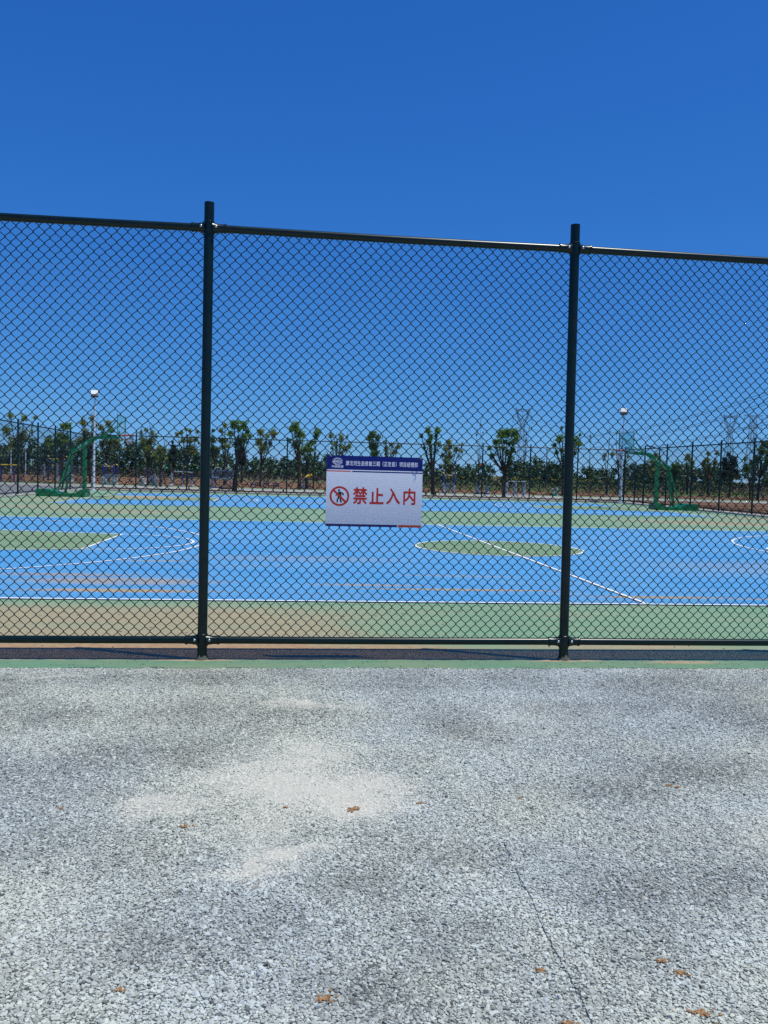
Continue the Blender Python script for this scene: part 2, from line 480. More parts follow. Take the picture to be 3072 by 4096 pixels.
# value noise in numpy for uneven dust and tone
def vnoise(x, y, scale, seed):
    g = np.random.default_rng(seed).random((128, 128))
    X, Y = x*scale+37.1, y*scale+51.7
    xi, yi = np.floor(X).astype(int), np.floor(Y).astype(int)
    fx, fy = X-xi, Y-yi
    fx, fy = fx*fx*(3-2*fx), fy*fy*(3-2*fy)
    a = g[xi % 128, yi % 128]; b = g[(xi+1) % 128, yi % 128]; c = g[xi % 128, (yi+1) % 128]; d = g[(xi+1) % 128, (yi+1) % 128]
    return (a*(1-fx)+b*fx)*(1-fy)+(c*(1-fx)+d*fx)*fy
def fbm(x, y, scale, seed, oct=4):
    s, a, t = 0, 0.5, 0
    for o in range(oct):
        s = s+a*vnoise(x, y, scale*2**o, seed+o); t += a; a *= 0.5
    return s/t
DUST = [(-0.42,3.86,.30,.22,.9),(0.12,3.95,.62,.34,1.0),(0.28,4.42,.36,.28,1.0),(-0.30,3.80,.36,.20,1.0),(0.05,3.52,.25,.16,.75),(-0.05,3.22,.22,.10,.7),(0.14,3.32,.25,.13,.75),
        (0.28,5.4,.30,.13,.8),(0.56,3.87,.20,.22,.8),(0.55,5.42,.15,.08,.7),(-1.49,6.15,.3,.08,.6),(2.4,3.4,.5,.3,.35),(-.9,2.6,.5,.3,.35),(1.9,5.2,.5,.2,.3)]
DARK = [(-0.71,4.45,.55,.28),(-0.25,5.24,.7,.36),(1.07,5.0,.22,.35),(-0.22,2.75,.42,.2),(0.76,3.2,.3,.16),(1.40,2.96,.48,.18),(0.25,2.42,.22,.16),
        (-1.05,3.47,.22,.2),(2.92,5.07,.4,.5),(0.55,2.65,.3,.2),(1.0,5.9,1.0,.15),(2.1,4.1,.5,.2),(-1.6,5.2,.4,.3),(0.35,3.0,.25,.15),(0.0,6.1,2.2,.2),(3.2,6.0,1.2,.25),(1.9,5.3,.7,.2),(-1.8,4.3,.4,.3),(1.6,3.9,.35,.2)]
def dust_mask(x, y):
    n = fbm(x, y, 3.2, 5); n2 = fbm(x, y, 17, 21)
    x, y = x+0.5*(fbm(x, y, 2.4, 141)-0.5)+0.16*(fbm(x, y, 9, 151)-0.5), y+0.45*(fbm(x, y, 2.6, 161)-0.5)+0.2*(fbm(x, y, 9, 171)-0.5)
    m = np.zeros_like(x); x = x+0.16
    for cx, cy, rx, ry, w in DUST:
        d = np.sqrt(((x-cx)/rx)**2+((y-cy)/ry)**2)
        m = np.maximum(m, w*np.clip(1.35-d, 0, 1))
    n3 = fbm(x*0.55, y*1.25, 7.5, 91)
    m = m*(0.25+1.5*n)*(0.25+1.5*n3)*(0.7+0.6*n2)
    return np.clip((m-0.08)*0.85, 0, 0.80)
def dark_mask(x, y):
    m = np.zeros_like(x)
    for cx, cy, rx, ry in DARK:
        d = np.sqrt(((x-cx)/rx)**2+((y-cy)/ry)**2)
        m = np.maximum(m, np.clip(1.4-d, 0, 1))
    n = fbm(x, y, 1.6, 77)
    return np.clip(m*(0.3+1.2*fbm(x, y, 4, 60))*0.8+np.clip((n-0.55)*3, 0, 0.6), 0, 1)

ASPH_Z = -0.006
def asphalt_mat():
    t = NT('porous_asphalt'); v = t.pos()
    at = t.n('ShaderNodeAttribute', attribute_name='tint')
    dk = t.n('ShaderNodeAttribute', attribute_name='wear')
    c1 = t.vor(v, 62); c2 = t.vor(v, 62, 'DISTANCE_TO_EDGE')
    lump = t.rng(c2.outputs['Distance'], 0.02, 0.16)
    tone = t.mix(t.rng(t.noise(c1.outputs['Color'], 3, 0), 0.35, 0.65), (0.55, 0.59, 0.545), (0.36, 0.39, 0.365))
    tone = t.mix(t.math('MULTIPLY', dk.outputs['Fac'], 0.5), tone, (0.17, 0.18, 0.175))
    k = t.mix(lump, (0.13, 0.14, 0.134), tone)
    grain = t.noise(v, 260, 4)
    dustc = t.mix(t.rng(grain, 0.3, 0.7), (0.60, 0.58, 0.495), (0.49, 0.47, 0.40))
    k = t.mix(at.outputs['Fac'], k, dustc)
    t.col(k).set(0.9, 0.15)
    h = t.math('ADD', t.math('MULTIPLY', lump, t.math('SUBTRACT', 1.0, at.outputs['Fac'])), t.math('MULTIPLY', grain, 0.25))
    t.bump(h, 0.9, 0.006)
    return t.m
MAT['asphalt'] = asphalt_mat()
def asphalt():
    nx, ny = 330, 200
    xs = np.linspace(-4.2, 6.2, nx); ys = np.linspace(0.2, 6.44, ny)
    X, Y = np.meshgrid(xs, ys)
    x, y = X.ravel(), Y.ravel()
    d = dust_mask(x, y); k = dark_mask(x, y)
    z = ASPH_Z+d*0.0030+0.004*(fbm(x, y, 0.9, 3)-0.5)
    V = np.stack([x, y, z], 1)
    i = np.arange((nx-1)*(ny-1)); a = (i//(nx-1))*nx+(i % (nx-1))
    F = np.stack([a, a+1, a+nx+1, a+nx], 1)
    me = np_mesh('asphalt', V, F, MAT['asphalt'], True, d)
    at = me.attributes.new('wear', 'FLOAT', 'POINT'); at.data.foreach_set('value', k.astype(np.float32))
    o = link('asphalt', me); struct(o, 'pale porous asphalt in front of the fence')
    # the rest of the yard, out of the frame, a few millimetres lower
    sheet('asphalt_yard', rect(-40, 60, -60, 6.43), ASPH_Z-0.008, MAT['asphalt'], o)
    return o
asph = asphalt()

def stone_mat():
    t = NT('dusty_crushed_stone')
    at = t.n('ShaderNodeAttribute', attribute_name='tone', attribute_type='INSTANCER')
    wm = t.n('ShaderNodeAttribute', attribute_name='warm', attribute_type='INSTANCER')
    hu = t.n('ShaderNodeAttribute', attribute_name='hue', attribute_type='INSTANCER')
    k = t.mix(at.outputs['Fac'], (0.075, 0.082, 0.080), t.mix(hu.outputs['Fac'], (0.545, 0.605, 0.60), (0.60, 0.625, 0.525)))
    k = t.mix(wm.outputs['Fac'], k, (0.635, 0.615, 0.525))
    f = t.noise(t.pos(), 420, 3)
    k = t.mix(t.rng(f, 0.35, 0.7, 0, 0.25), k, (0.20, 0.21, 0.22))
    t.col(k).set(0.85, 0.25)
    return t.m
MAT['stone'] = stone_mat()
def aggregate(parent):
    sp = 0.0099
    xs = np.arange(-3.9, 5.6, sp); ys = np.arange(1.45, 6.43, sp)
    X, Y = np.meshgrid(xs, ys)
    X[1::2] += sp/2
    x, y = X.ravel(), Y.ravel()
    keep = (x > -0.338*y-1.6) & (x < 0.605*y+1.6)
    x, y = x[keep], y[keep]
    n = len(x); g = np.random.default_rng(5)
    x = x+g.uniform(-.42, .42, n)*sp; y = y+g.uniform(-.42, .42, n)*sp
    d = dust_mask(x, y); dk = dark_mask(x, y)
    r = sp*0.52*(g.lognormal(0.02, 0.30, n)).clip(0.5, 2.2)
    elong = g.uniform(0.75, 1.5, n)
    scl = np.stack([r*elong, r/np.sqrt(elong), r*g.uniform(0.45, 0.8, n)], 1)
    z = ASPH_Z+0.004*(fbm(x, y, 0.9, 3)-0.5)+g.normal(0, 0.0011, n)+0.0006-0.0012*d
    rot = np.stack([g.normal(0, 0.22, n), g.normal(0, 0.22, n), g.uniform(0, 6.283, n)], 1)
    base = 0.755+0.46*(fbm(x, y, 2.2, 31)-0.5)
    tone = base+g.normal(0, 0.17, n)-0.33*dk*(0.6+0.4*g.random(n))+0.25*d
    odd = g.random(n)
    tone = np.where(odd < 0.035, g.uniform(0.0, 0.2, n), tone)
    tone = np.where(odd > 0.975, g.uniform(0.95, 1.1, n), tone).clip(0, 1.05)
    warm = (np.where(g.random(n) < 0.02, g.uniform(0.2, 0.7, n), 0.0)+d*g.uniform(0.55, 1.25, n)).clip(0, 1)
    gone = (d > 0.7) & (g.random(n) < 0.35)
    sel = ~gone
    P = np.stack([x, y, z], 1)[sel]
    me = bpy.data.meshes.new('asphalt_aggregate')
    me.vertices.add(len(P)); me.vertices.foreach_set('co', P.astype(np.float32).ravel())
    for nm, arr, ty in (('scl', scl, 'FLOAT_VECTOR'), ('rot', rot, 'FLOAT_VECTOR')):
        a = me.attributes.new(nm, ty, 'POINT'); a.data.foreach_set('vector', arr[sel].astype(np.float32).ravel())
    hue = np.clip(0.5+2.2*(fbm(x, y, 0.85, 201)-0.5)+0.5*(fbm(x, y, 4.0, 211)-0.5)+g.normal(0, .12, n), 0, 1)
    for nm, arr in (('tone', tone), ('warm', warm), ('hue', hue)):
        a = me.attributes.new(nm, 'FLOAT', 'POINT'); a.data.foreach_set('value', arr[sel].astype(np.float32))
    me.materials.append(MAT['stone']); me.update()
    o = link('asphalt_aggregate', me, parent)
    o['kind'] = 'stuff'
    ng = bpy.data.node_groups.new('scatter_stones', 'GeometryNodeTree')
    ng.interface.new_socket('Geometry', in_out='INPUT', socket_type='NodeSocketGeometry')
    ng.interface.new_socket('Geometry', in_out='OUTPUT', socket_type='NodeSocketGeometry')
    N = ng.nodes.new; L = ng.links.new
    gi, go = N('NodeGroupInput'), N('NodeGroupOutput')
    ico = N('GeometryNodeMeshIcoSphere'); ico.inputs['Radius'].default_value = 1.0; ico.inputs['Subdivisions'].default_value = 1
    nz = N('ShaderNodeTexNoise'); nz.inputs['Scale'].default_value = 1.3; nz.inputs['Detail'].default_value = 1
    ps = N('GeometryNodeInputPosition'); L(ps.outputs[0], nz.inputs['Vector'])
    sub = N('ShaderNodeVectorMath'); sub.operation = 'SUBTRACT'; L(nz.outputs['Color'], sub.inputs[0]); sub.inputs[1].default_value = (.5, .5, .5)
    sc = N('ShaderNodeVectorMath'); sc.operation = 'SCALE'; L(sub.outputs[0], sc.inputs[0]); sc.inputs['Scale'].default_value = 1.6
    sp_ = N('GeometryNodeSetPosition'); L(ico.outputs[0], sp_.inputs['Geometry']); L(sc.outputs[0], sp_.inputs['Offset'])
    sm = N('GeometryNodeSetMaterial'); sm.inputs['Material'].default_value = MAT['stone']; L(sp_.outputs[0], sm.inputs['Geometry'])
    ss = N('GeometryNodeSetShadeSmooth'); ss.inputs['Shade Smooth'].default_value = False; L(sm.outputs[0], ss.inputs['Geometry'])
    iop = N('GeometryNodeInstanceOnPoints'); L(gi.outputs[0], iop.inputs['Points']); L(ss.outputs[0], iop.inputs['Instance'])
    na = N('GeometryNodeInputNamedAttribute'); na.data_type = 'FLOAT_VECTOR'; na.inputs['Name'].default_value = 'scl'
    nr = N('GeometryNodeInputNamedAttribute'); nr.data_type = 'FLOAT_VECTOR'; nr.inputs['Name'].default_value = 'rot'
    L(na.outputs[0], iop.inputs['Scale']); L(nr.outputs[0], iop.inputs['Rotation'])
    L(iop.outputs[0], go.inputs[0])
    md = o.modifiers.new('stones', 'NODES'); md.node_group = ng
    return o
aggregate(asph)

# ------------------------------------------------------------------ court
CXL, CXR, Y0, YF = -12.95, 21.25, 6.690, 52.6
court = sheet('court_surface', [(CXL, Y0), (CXR, Y0), (CXR, 51.25), (CXL, 52.45)], 0.0, MAT['court_green'])
struct(court, 'green acrylic court surface inside the fence')
def ring_sheet(name, cx, cy, r, w, a0, a1, z, mat, parent, n=64):
    V, F = [], []
    for i in range(n+1):
        a = a0+(a1-a0)*i/n
        for rr in (r-w, r):
            V.append((cx+rr*math.cos(a), cy+rr*math.sin(a), z))
    for i in range(n):
        F.append((2*i, 2*i+1, 2*i+3, 2*i+2))
    return MB().add(V, F).build(name, mat, parent)
def strip(name, p, q, w, z, parent):
    p, q = Vector((p[0], p[1])), Vector((q[0], q[1]))
    d = (q-p).normalized(); nrm = Vector((-d.y, d.x))*w/2
    return sheet(name, [tuple(p-nrm), tuple(q-nrm), tuple(q+nrm), tuple(p+nrm)], z, MAT['line'], parent)
def basketball(x0, x1, y0, y1, wl):
    cy, cx = (y0+y1)/2, (x0+x1)/2
    sheet('blue_playing_area', rect(x0, x1, y0, y1), 0.004, MAT['court_blue'], court)
    disc = [(cx+1.8*math.cos(2*math.pi*i/72), cy+1.8*math.sin(2*math.pi*i/72)) for i in range(72)]
    sheet('centre_circle_paint', disc, 0.008, MAT['court_key'], court)
    for s, xb in ((1, x0), (-1, x1)):
        xf = xb+s*5.8
        sheet('key_paint', [(xb, cy-3), (xf, cy-1.8), (xf, cy+1.8), (xb, cy+3)][::s], 0.008, MAT['court_key'], court)
        strip('free_throw_line', (xf, cy-1.8), (xf, cy+1.8), wl, 0.012, court)
        for q in (-1, 1):
            strip('lane_line', (xb, cy+q*3), (xf, cy+q*1.8), wl, 0.016, court)
            strip('three_point_straight', (xb, cy+q*6.22), (xb+s*1.575, cy+q*6.22), wl, 0.016, court)
        a = -math.pi/2 if s > 0 else math.pi/2
        ring_sheet('free_throw_arc', xf, cy, 1.8, wl, a, a+math.pi, 0.0125, MAT['line'], court)
        ring_sheet('three_point_arc', xb+s*1.575, cy, 6.25, wl, a, a+math.pi, 0.012, MAT['line'], court, 96)
        strip('baseline', (xb, y0-wl/2), (xb, y1+wl/2), wl, 0.0135, court)
    for y in (y0, y1):
        strip('sideline', (x0, y), (x1, y), wl, 0.0145, court)
    strip('centre_line', (cx, y0), (cx, y1), wl, 0.0155, court)
    ring_sheet('centre_circle', cx, cy, 1.8, wl, 0, 2*math.pi, 0.012, MAT['line'], court, 96)
basketball(-9.62, 18.33, 9.70, 24.77, 0.055)
basketball(-9.60, 18.20, 33.92, 48.95, 0.055)

# kerbs
def kerb_profile(x0, x1, y0, y1, z1):
    m = MB(); b = 0.012
    m.prism([(y0, -0.05), (y0, z1-b), (y0+b, z1), (y1-b, z1), (y1, z1-b), (y1, -0.05)], x0, x1)
    m.v = [(yy, xx, zz) for xx, yy, zz in m.v]
    m.v = [(a, b_, c) for a, b_, c in [(v[0], v[1], v[2]) for v in m.v]]
    m.f = [tuple(reversed(q)) for q in m.f]
    return m
KZ = 0.007
m = MB()
n = 520
prof = [(6.424, -0.05), (6.424, KZ-0.008), (6.434, KZ-0.002), (6.45, KZ), (6.655, KZ), (6.675, KZ-0.001), (6.695, KZ-0.006), (6.70, -0.05)]
V, F = [], []
for i in range(n+1):
    x = -13+34.2*i/n
    wob = 0.007*math.sin(x*3.1)+0.006*math.sin(x*11.3+1)+random.uniform(-.006, .006)
    for j, (yy, zz) in enumerate(prof):
        yy = yy+(wob if j < 4 else 0)
        e = random.uniform(-.006, .006) if j in (1, 2, 6) else random.uniform(-.002, .002)
        V.append((x, yy+e, zz+random.uniform(-.0025, .0025)))
k = len(prof)
for i in range(n):
    for j in range(k-1):
        a = i*k+j
        F.append((a, a+k, a+k+1, a+1))
struct(m.add(V, F).build('kerb', MAT['kerb_green'], None, True), 'green painted kerb under the near fence')

def kerb_run(name, p, q, w, h, mat):
    p, q = Vector((p[0], p[1], 0)), Vector((q[0], q[1], 0))
    d = (q-p); L = d.length; nn = max(2, int(L/1.5))
    nrm = Vector((-d.y, d.x, 0)).normalized()
    V, F = [], []
    for i in range(nn+1):
        c = p+d*i/nn
        for s, z in ((-w/2, -0.05), (-w/2, h-.02), (-w/2+.02, h), (w/2-.02, h), (w/2, h-.02), (w/2, -0.05)):
            V.append(c+nrm*s+Vector((0, 0, z)))
    for i in range(nn):
        for j in range(5):
            a = i*6+j; F.append((a, a+6, a+7, a+1))
    return struct(MB().add(V, F).build(name, mat), 'concrete kerb under the fence')
kerb_run('kerb_far', (-13.1, 52.66), (21.6, 51.43), 0.44, 0.10, MAT['concrete'])
kerb_run('kerb_left', (-12.92, 6.75), (-12.92, 52.4), 0.30, 0.09, MAT['concrete'])
kerb_run('kerb_right', (21.36, 6.75), (21.36, 51.2), 0.62, 0.07, MAT['concrete'])

# ------------------------------------------------------------------ chain-link fences
def weave(width, z0, z1, p, pz, r, sides, fine):
    nc = int(round(2*width/p)); dx = width/nc
    nl = int(round(2*(z1-z0)/pz)); dz = (z1-z0)/nl
    ks = np.arange(nc)[:, None]; js = np.arange(nl+1)[None, :]
    side = (js+ks) % 2
    hook = np.where(side == 0, -1.0, 1.0)*r*1.1
    ax = (ks+side)*dx+hook
    az = np.broadcast_to(z0+js*dz, ax.shape)
    if fine:
        az = az+0.0048*np.sin(ax*5.1+az*1.3)+0.002*np.sin(az*9+ax*17)
        ax = ax+0.0048*np.sin(az*4.2+ax*2.1)+0.002*np.sin(ax*13+az*7)
    front = np.where(side == 0, -1.0, 1.0)   # leg that leaves this corner
    pts = []
    for j in range(nl):
        a = np.stack([ax[:, j], np.zeros(nc), az[:, j]], 1); b = np.stack([ax[:, j+1], np.zeros(nc), az[:, j+1]], 1)
        pts.append(a)
        if fine:
            off = np.stack([np.zeros(nc), front[:, j]*r*1.05, np.zeros(nc)], 1)
            for t, kz in ((0.14, 0.09), (0.86, 0.91)):
                q = a+(b-a)*t+off
                q[:, 2] = a[:, 2]+(b[:, 2]-a[:, 2])*(t+ (0.035 if t < .5 else -0.035))
                pts.append(q)
    pts.append(b)
    P = np.stack(pts, 1)                       # strands, points, 3
    T = np.empty_like(P); T[:, 1:-1] = P[:, 2:]-P[:, :-2]; T[:, 0] = P[:, 1]-P[:, 0]; T[:, -1] = P[:, -1]-P[:, -2]
    T /= np.linalg.norm(T, axis=2, keepdims=True)
    A = np.cross(T, np.array([0, 1.0, 0])); A /= np.linalg.norm(A, axis=2, keepdims=True)
    B = np.cross(A, T)
    an = 2*math.pi*np.arange(sides)/sides
    V = P[:, :, None, :]+r*(A[:, :, None, :]*np.cos(an)[None, None, :, None]+B[:, :, None, :]*np.sin(an)[None, None, :, None])
    S, N = P.shape[:2]
    base = (np.arange(S)[:, None, None]*N+np.arange(N-1)[None, :, None])*sides
    k = np.arange(sides)[None, None, :]; k2 = (k+1) % sides
    F = np.stack([base+k, base+k2, base+sides+k2, base+sides+k], -1).reshape(-1, 4)
    return V.reshape(-1, 3), F

D, ZT, ZB = 6.695, 3.423, 0.162
RP, RR = 0.0385, 0.030
posts_x = [-0.709-2.98*2, -0.709-2.98, -0.709, 2.269, 2.269+2.98, 2.269+2.98*2]
near = empty('chain_link_fence', (0.78, D, KZ))
tag(near, 'tall dark green chain-link fence close to the camera carrying the sign', 'fence', 'fences round the courts')
near_off = (-0.78, -D, -KZ)
lean = {3: 0.016}
span = 2.98-2*RP-0.004
V, F = weave(span, ZB+RR*0.6, ZT-RR*0.6, 0.083, 0.0865, 0.0034, 5, True)
near_mesh = np_mesh('chain_link_mesh', V, F, MAT['wire'], True)
for i, x in enumerate(posts_x):
    l = lean.get(i, 0.0)
    mb = MB().tube([(x+l, D, 0.03), (x-l, D, 3.618)], RP, 24, False)
    mb.tube([(x-l, D, 3.614), (x-l, D, 3.620), (x-l, D, 3.6205)], [RP*1.02, RP*0.98, 0.001], 24, False)
    po = mb.build('post', MAT['pvc'], near, True, near_off)
    # crust of mortar and dirt at the foot
    g = MB(); V0 = []
    for j in range(3):
        for q in range(18):
            a = 2*math.pi*q/18; rr = RP+(0.016, 0.009, 0.001)[j]*random.uniform(0.6, 1.4)
            V0.append((x+l+rr*math.cos(a), D+rr*math.sin(a), KZ-0.004+(0.0, 0.016, 0.04)[j]*random.uniform(0.6, 1.3)))
    g.add(V0, [(j*18+q, j*18+(q+1) % 18, (j+1)*18+(q+1) % 18, (j+1)*18+q) for j in range(2) for q in range(18)])
    g.build('footing_mortar', MAT['mortar'], po)
    for zc in (ZT, ZB):
        xx = x+l-2*l*zc/3.6
        c = MB().tube([(xx, D, zc-0.052), (xx, D, zc-0.048), (xx, D, zc+0.048), (xx, D, zc+0.052)], [RP+.001, RP+0.006, RP+0.006, RP+.001], 24, False)
        for s in (-1, 1):
            c.tube([(xx+s*0.03, D, zc), (xx+s*0.05, D, zc), (xx+s*0.085, D, zc), (xx+s*0.118, D, zc), (xx+s*0.120, D, zc), (xx+s*0.132, D, zc), (xx+s*0.134, D, zc), (xx+s*0.14, D, zc)],
                   [0.046, 0.040, RR+0.004, RR+0.004, RR+0.0085, RR+0.0085, RR+0.004, RR+0.001], 20, False)
        br = c.build('rail_bracket', MAT['pvc'], near, True, near_off)
        for s in (-1, 1):
            b = MB().sphere((xx+s*0.058, D-RR-0.0095, zc+0.004), 0.0118, 12, 8, (1, 0.75, 1))
            b.build('bolt', MAT['steel'], br, True)
    if i+1 < len(posts_x):
        x2 = posts_x[i+1]
        for nm, zc in (('top_rail', ZT), ('bottom_rail', ZB)):
            pts = [(x+RP*0.5+(x2-x-RP)*t, D, zc-0.006*math.sin(math.pi*t)*(1 if zc > 1 else 0.3)) for t in (0, .25, .5, .75, 1)]
            MB().tube(pts, RR, 20, False).build(nm, MAT['pvc'], near, True, near_off)
        w = link('chain_link_mesh', near_mesh, near, (x+RP+0.002-0.78, 0.006, -KZ))
        w['kind'] = 'stuff'

VF, FF = weave(2.93, 0.15, 3.36, 0.083, 0.0865, 0.0025, 3, False)
far_mesh = np_mesh('far_chain_link_mesh', VF, FF, MAT['farfence'], True)
def far_fence(name, p, q, label, gate=None, step=3.0):
    p, q = Vector(p), Vector(q); L = (q-p).length; rz = math.atan2(q.y-p.y, q.x-p.x)
    root = empty(name, (p.x, p.y, 0.08), rz)
    tag(root, label, 'fence', 'fences round the courts')
    n = int(round(L/step)); st = L/n
    post = rail = None
    for i in range(n+1):
        if post is None:
            post = MB().tube([(0, 0, -0.05), (0, 0, 3.54)], 0.042, 10).build('post', MAT['farfence'], root, True); post.location = (0, 0, 0)
        else:
            o = post.copy(); COL.objects.link(o); o.parent = root; o.location = (i*st, 0, 0)
        if i < n:
            for nm, z in (('top_rail', 3.34), ('bottom_rail', 0.09)):
                MB().tube([(i*st, 0, z), ((i+1)*st, 0, z)], 0.031, 8, False).build(nm, MAT['farfence'], root, True)
            w = link('chain_link_mesh', far_mesh, root, (i*st+0.035, 0, -0.05)); w['kind'] = 'stuff'; w.scale = ((st-0.07)/2.93, 1, 1)
        if gate == i:
            g = MB()
            a, b = i*st+0.04, i*st+1.35
            for xx in (a+.03, b): g.beam((xx, 0, -0.05), (xx, 0, 2.14), 0.07)
            for zz in (2.14, 1.05, 0.1): g.beam((a, 0.005, zz), (b, 0.005, zz), 0.07)
            g.build('gate_frame', MAT['farfence'], root)
    return root
far_fence('chain_link_fence', (-12.85, 52.6), (21.15, 51.38), 'dark green chain-link fence across the far end before the trees', step=3.0)
far_fence('chain_link_fence', (-12.9, 52.5-3.03*7), (-12.9, 52.5), 'receding chain-link fence along the left beside the grey walkway', step=3.03)
far_fence('chain_link_fence', (21.15, 51.33-3.01*7), (21.15, 51.33), 'receding chain-link fence along the right beside bare soil', gate=6, step=3.01)

# loose grit on the kerb and strip (too small to count)
gr = MB()
for i in range(420):
    x = random.uniform(-2.6, 4.4); onk = random.random() < 0.55
    y = random.uniform(6.43, 6.66) if onk else random.uniform(6.75, 9.5)
    z = KZ if onk else 0.0
    r = random.uniform(0.003, 0.007) if onk else random.uniform(0.004, 0.012)
    gr.sphere((x, y, z+r*0.3), r, 5, 3, (random.uniform(.7, 1.5), random.uniform(.7, 1.3), random.uniform(.4, .8)))
tag(gr.build('loose_grit', plain('pale_grit', (0.36, 0.34, 0.29), 0.9, 0.1, c2=(0.12, 0.11, 0.09), scale=3)), 'loose grit scattered on kerb and court edge', 'grit', kind='stuff')

# ------------------------------------------------------------------ warning sign
def inkmat(name, c, rough=0.33):
    t = NT(name); v = t.n('ShaderNodeTexCoord').outputs['Object']
    f = t.noise(t.mapv(v, (6, 6, 30)), 3.0, 6, 0.7)
    t.col(t.mix(t.rng(f, 0.62, 0.8, 0, 0.12), c, tuple(x*0.6+0.1 for x in c))).set(rough, 0.5)
    return t.m
INK = {'navy': inkmat('navy_print', (0.006, 0.007, 0.135)), 'white': inkmat('white_print', (0.75, 0.765, 0.84)),
       'red': inkmat('red_print', (0.56, 0.020, 0.008)), 'orange': inkmat('orange_red_print', (0.64, 0.060, 0.022)), 'black': inkmat('black_print', (0.012, 0.010, 0.016))}
SW, SH = 0.780, 0.570
SX, SY, SZ = 0.254, 6.652, 1.101
sign = empty('warning_sign', (SX+SW/2, SY, SZ))
tag(sign, 'white no-entry sign with navy header and red Chinese characters wired to the fence', 'sign')
def sp(u, v):            # sign fraction (from top left) -> local x, z
    return (u-0.5)*SW, (1-v)*SH
def lay(name, poly, level, mat, parent=sign):
    y = -0.00262-0.00012*level
    m = MB(); m.add([(x, y, z) for x, z in poly], [tuple(range(len(poly)))])
    return m.build(name, mat, parent)
def quad(u0, v0, u1, v1, sl=0.0):
    return [sp(u0, v1), sp(u1-sl, v1), sp(u1, v0), sp(u0+(sl if False else 0), v0)]
pb = MB(); nx = 24
for i in range(nx+1):
    u = i/nx; x = (u-0.5)*SW
    for y in (-0.0025, 0.0025):
        for z in (0, SH): pb.v.append((x, y, z))
for i in range(nx):
    a = i*4
    pb.f += [(a, a+4, a+5, a+1), (a+3, a+7, a+6, a+2), (a+1, a+5, a+7, a+3), (a+2, a+6, a+4, a)]
pb.f += [(0, 1, 3, 2), (nx*4+2, nx*4+3, nx*4+1, nx*4)]
pb.build('panel', INK['white'], sign)
lay('header_band', quad(0, 0, 1, 0.197), 0, INK['navy'])
lay('stripe', [sp(0, .228), sp(.243, .228), sp(.258, .212), sp(0, .212)], 0, INK['orange'], )
lay('stripe', [sp(.256, .230), sp(1, .230), sp(1, .212), sp(.271, .212)], 0, INK['navy'])
lay('stripe', [sp(0, 1), sp(.752, 1), sp(.742, .966), sp(0, .966)], 0, INK['navy'])
lay('stripe', [sp(.764, 1), sp(1, 1), sp(1, .966), sp(.754, .966)], 0, INK['orange'])

def glyph_mesh(body):
    cu = bpy.data.curves.new('lettering', 'FONT')
    cu.body = body; cu.size = 1.0; cu.resolution_u = 3
    ob = bpy.data.objects.new('lettering', cu); COL.objects.link(ob)
    dg = bpy.context.evaluated_depsgraph_get()
    me = bpy.data.meshes.new_from_object(ob.evaluated_get(dg))
    bpy.data.objects.remove(ob, do_unlink=True)
    co = np.array([v.co[:] for v in me.vertices]); F = [tuple(p.vertices) for p in me.polygons]
    bpy.data.meshes.remove(me)
    return co, F
def text_part(name, body, x0, z0, sx, sz, mat, level=1, bold=0.0, shear=0.0, parent=sign, fit=None):
    """lettering: left foot at x0, z0 (local), scale sx, sz per em, or fitted to the box fit=(x0, z0, x1, z1)"""
    co, F = glyph_mesh(body)
    co[:, 0] += co[:, 1]*shear
    if fit:
        lo, hi = co.min(0), co.max(0)
        x0, z0, x1, z1 = fit
        sx, sz = (x1-x0)/(hi[0]-lo[0]+2*bold), (z1-z0)/(hi[1]-lo[1]+2*bold)
        x0, z0 = x0-(lo[0]-bold)*sx, z0-(lo[1]-bold)*sz
    m = MB()
    offs = [(0, 0)] if not bold else [(bold, 0), (-bold, 0), (0, bold), (0, -bold), (bold*.7, bold*.7), (-bold*.7, -bold*.7), (bold*.7, -bold*.7), (-bold*.7, bold*.7)]
    for i, (dx, dz) in enumerate(offs):
        y = -0.00262-0.00012*level-0.000006*i
        m.add([(x0+(c[0]+dx)*sx, y, z0+(c[1]+dz)*sz) for c in co], F)
    return m.build(name, mat, parent)
EM = (glyph_mesh('国国')[0][:, 0].max()-glyph_mesh('国')[0][:, 0].max())
GB = glyph_mesh('国')[0]; GLO, GHI = GB[:, 1].min(), GB[:, 1].max()
def row(name, body, u0, v0, u1, v1, mat, bold, gap=1.0):
    """one part per character, set on one line"""
    x0, z1 = sp(u0, v0); x1, z0 = sp(u1, v1)
    pitch = (x1-x0)/len(body)
    for i, ch in enumerate(body):
        text_part(name, ch, x0+i*pitch, z0-GLO*(z1-z0)/(GHI-GLO), pitch/EM*gap, (z1-z0)/(GHI-GLO), mat, 1, bold)
row('header_character', '滹沱河生态修复三期（正定县）项目经理部', .195, .074, .953, .138, INK['white'], 0.014, 0.95)
row('company_character', '中国铁建', .050, .139, .174, .174, INK['white'], 0.010)
for ch, cu_, w, h in (('禁', .352, .148, .243), ('止', .524, .146, .232), ('入', .696, .146, .232), ('内', .866, .128, .238)):
    q0, q1 = sp(cu_-w/2, .560+h/2), sp(cu_+w/2, .560-h/2)
    text_part('red_character', ch, 0, 0, 1, 1, INK['red'], 1, 0.026, fit=(q0[0], q0[1], q1[0], q1[1]))
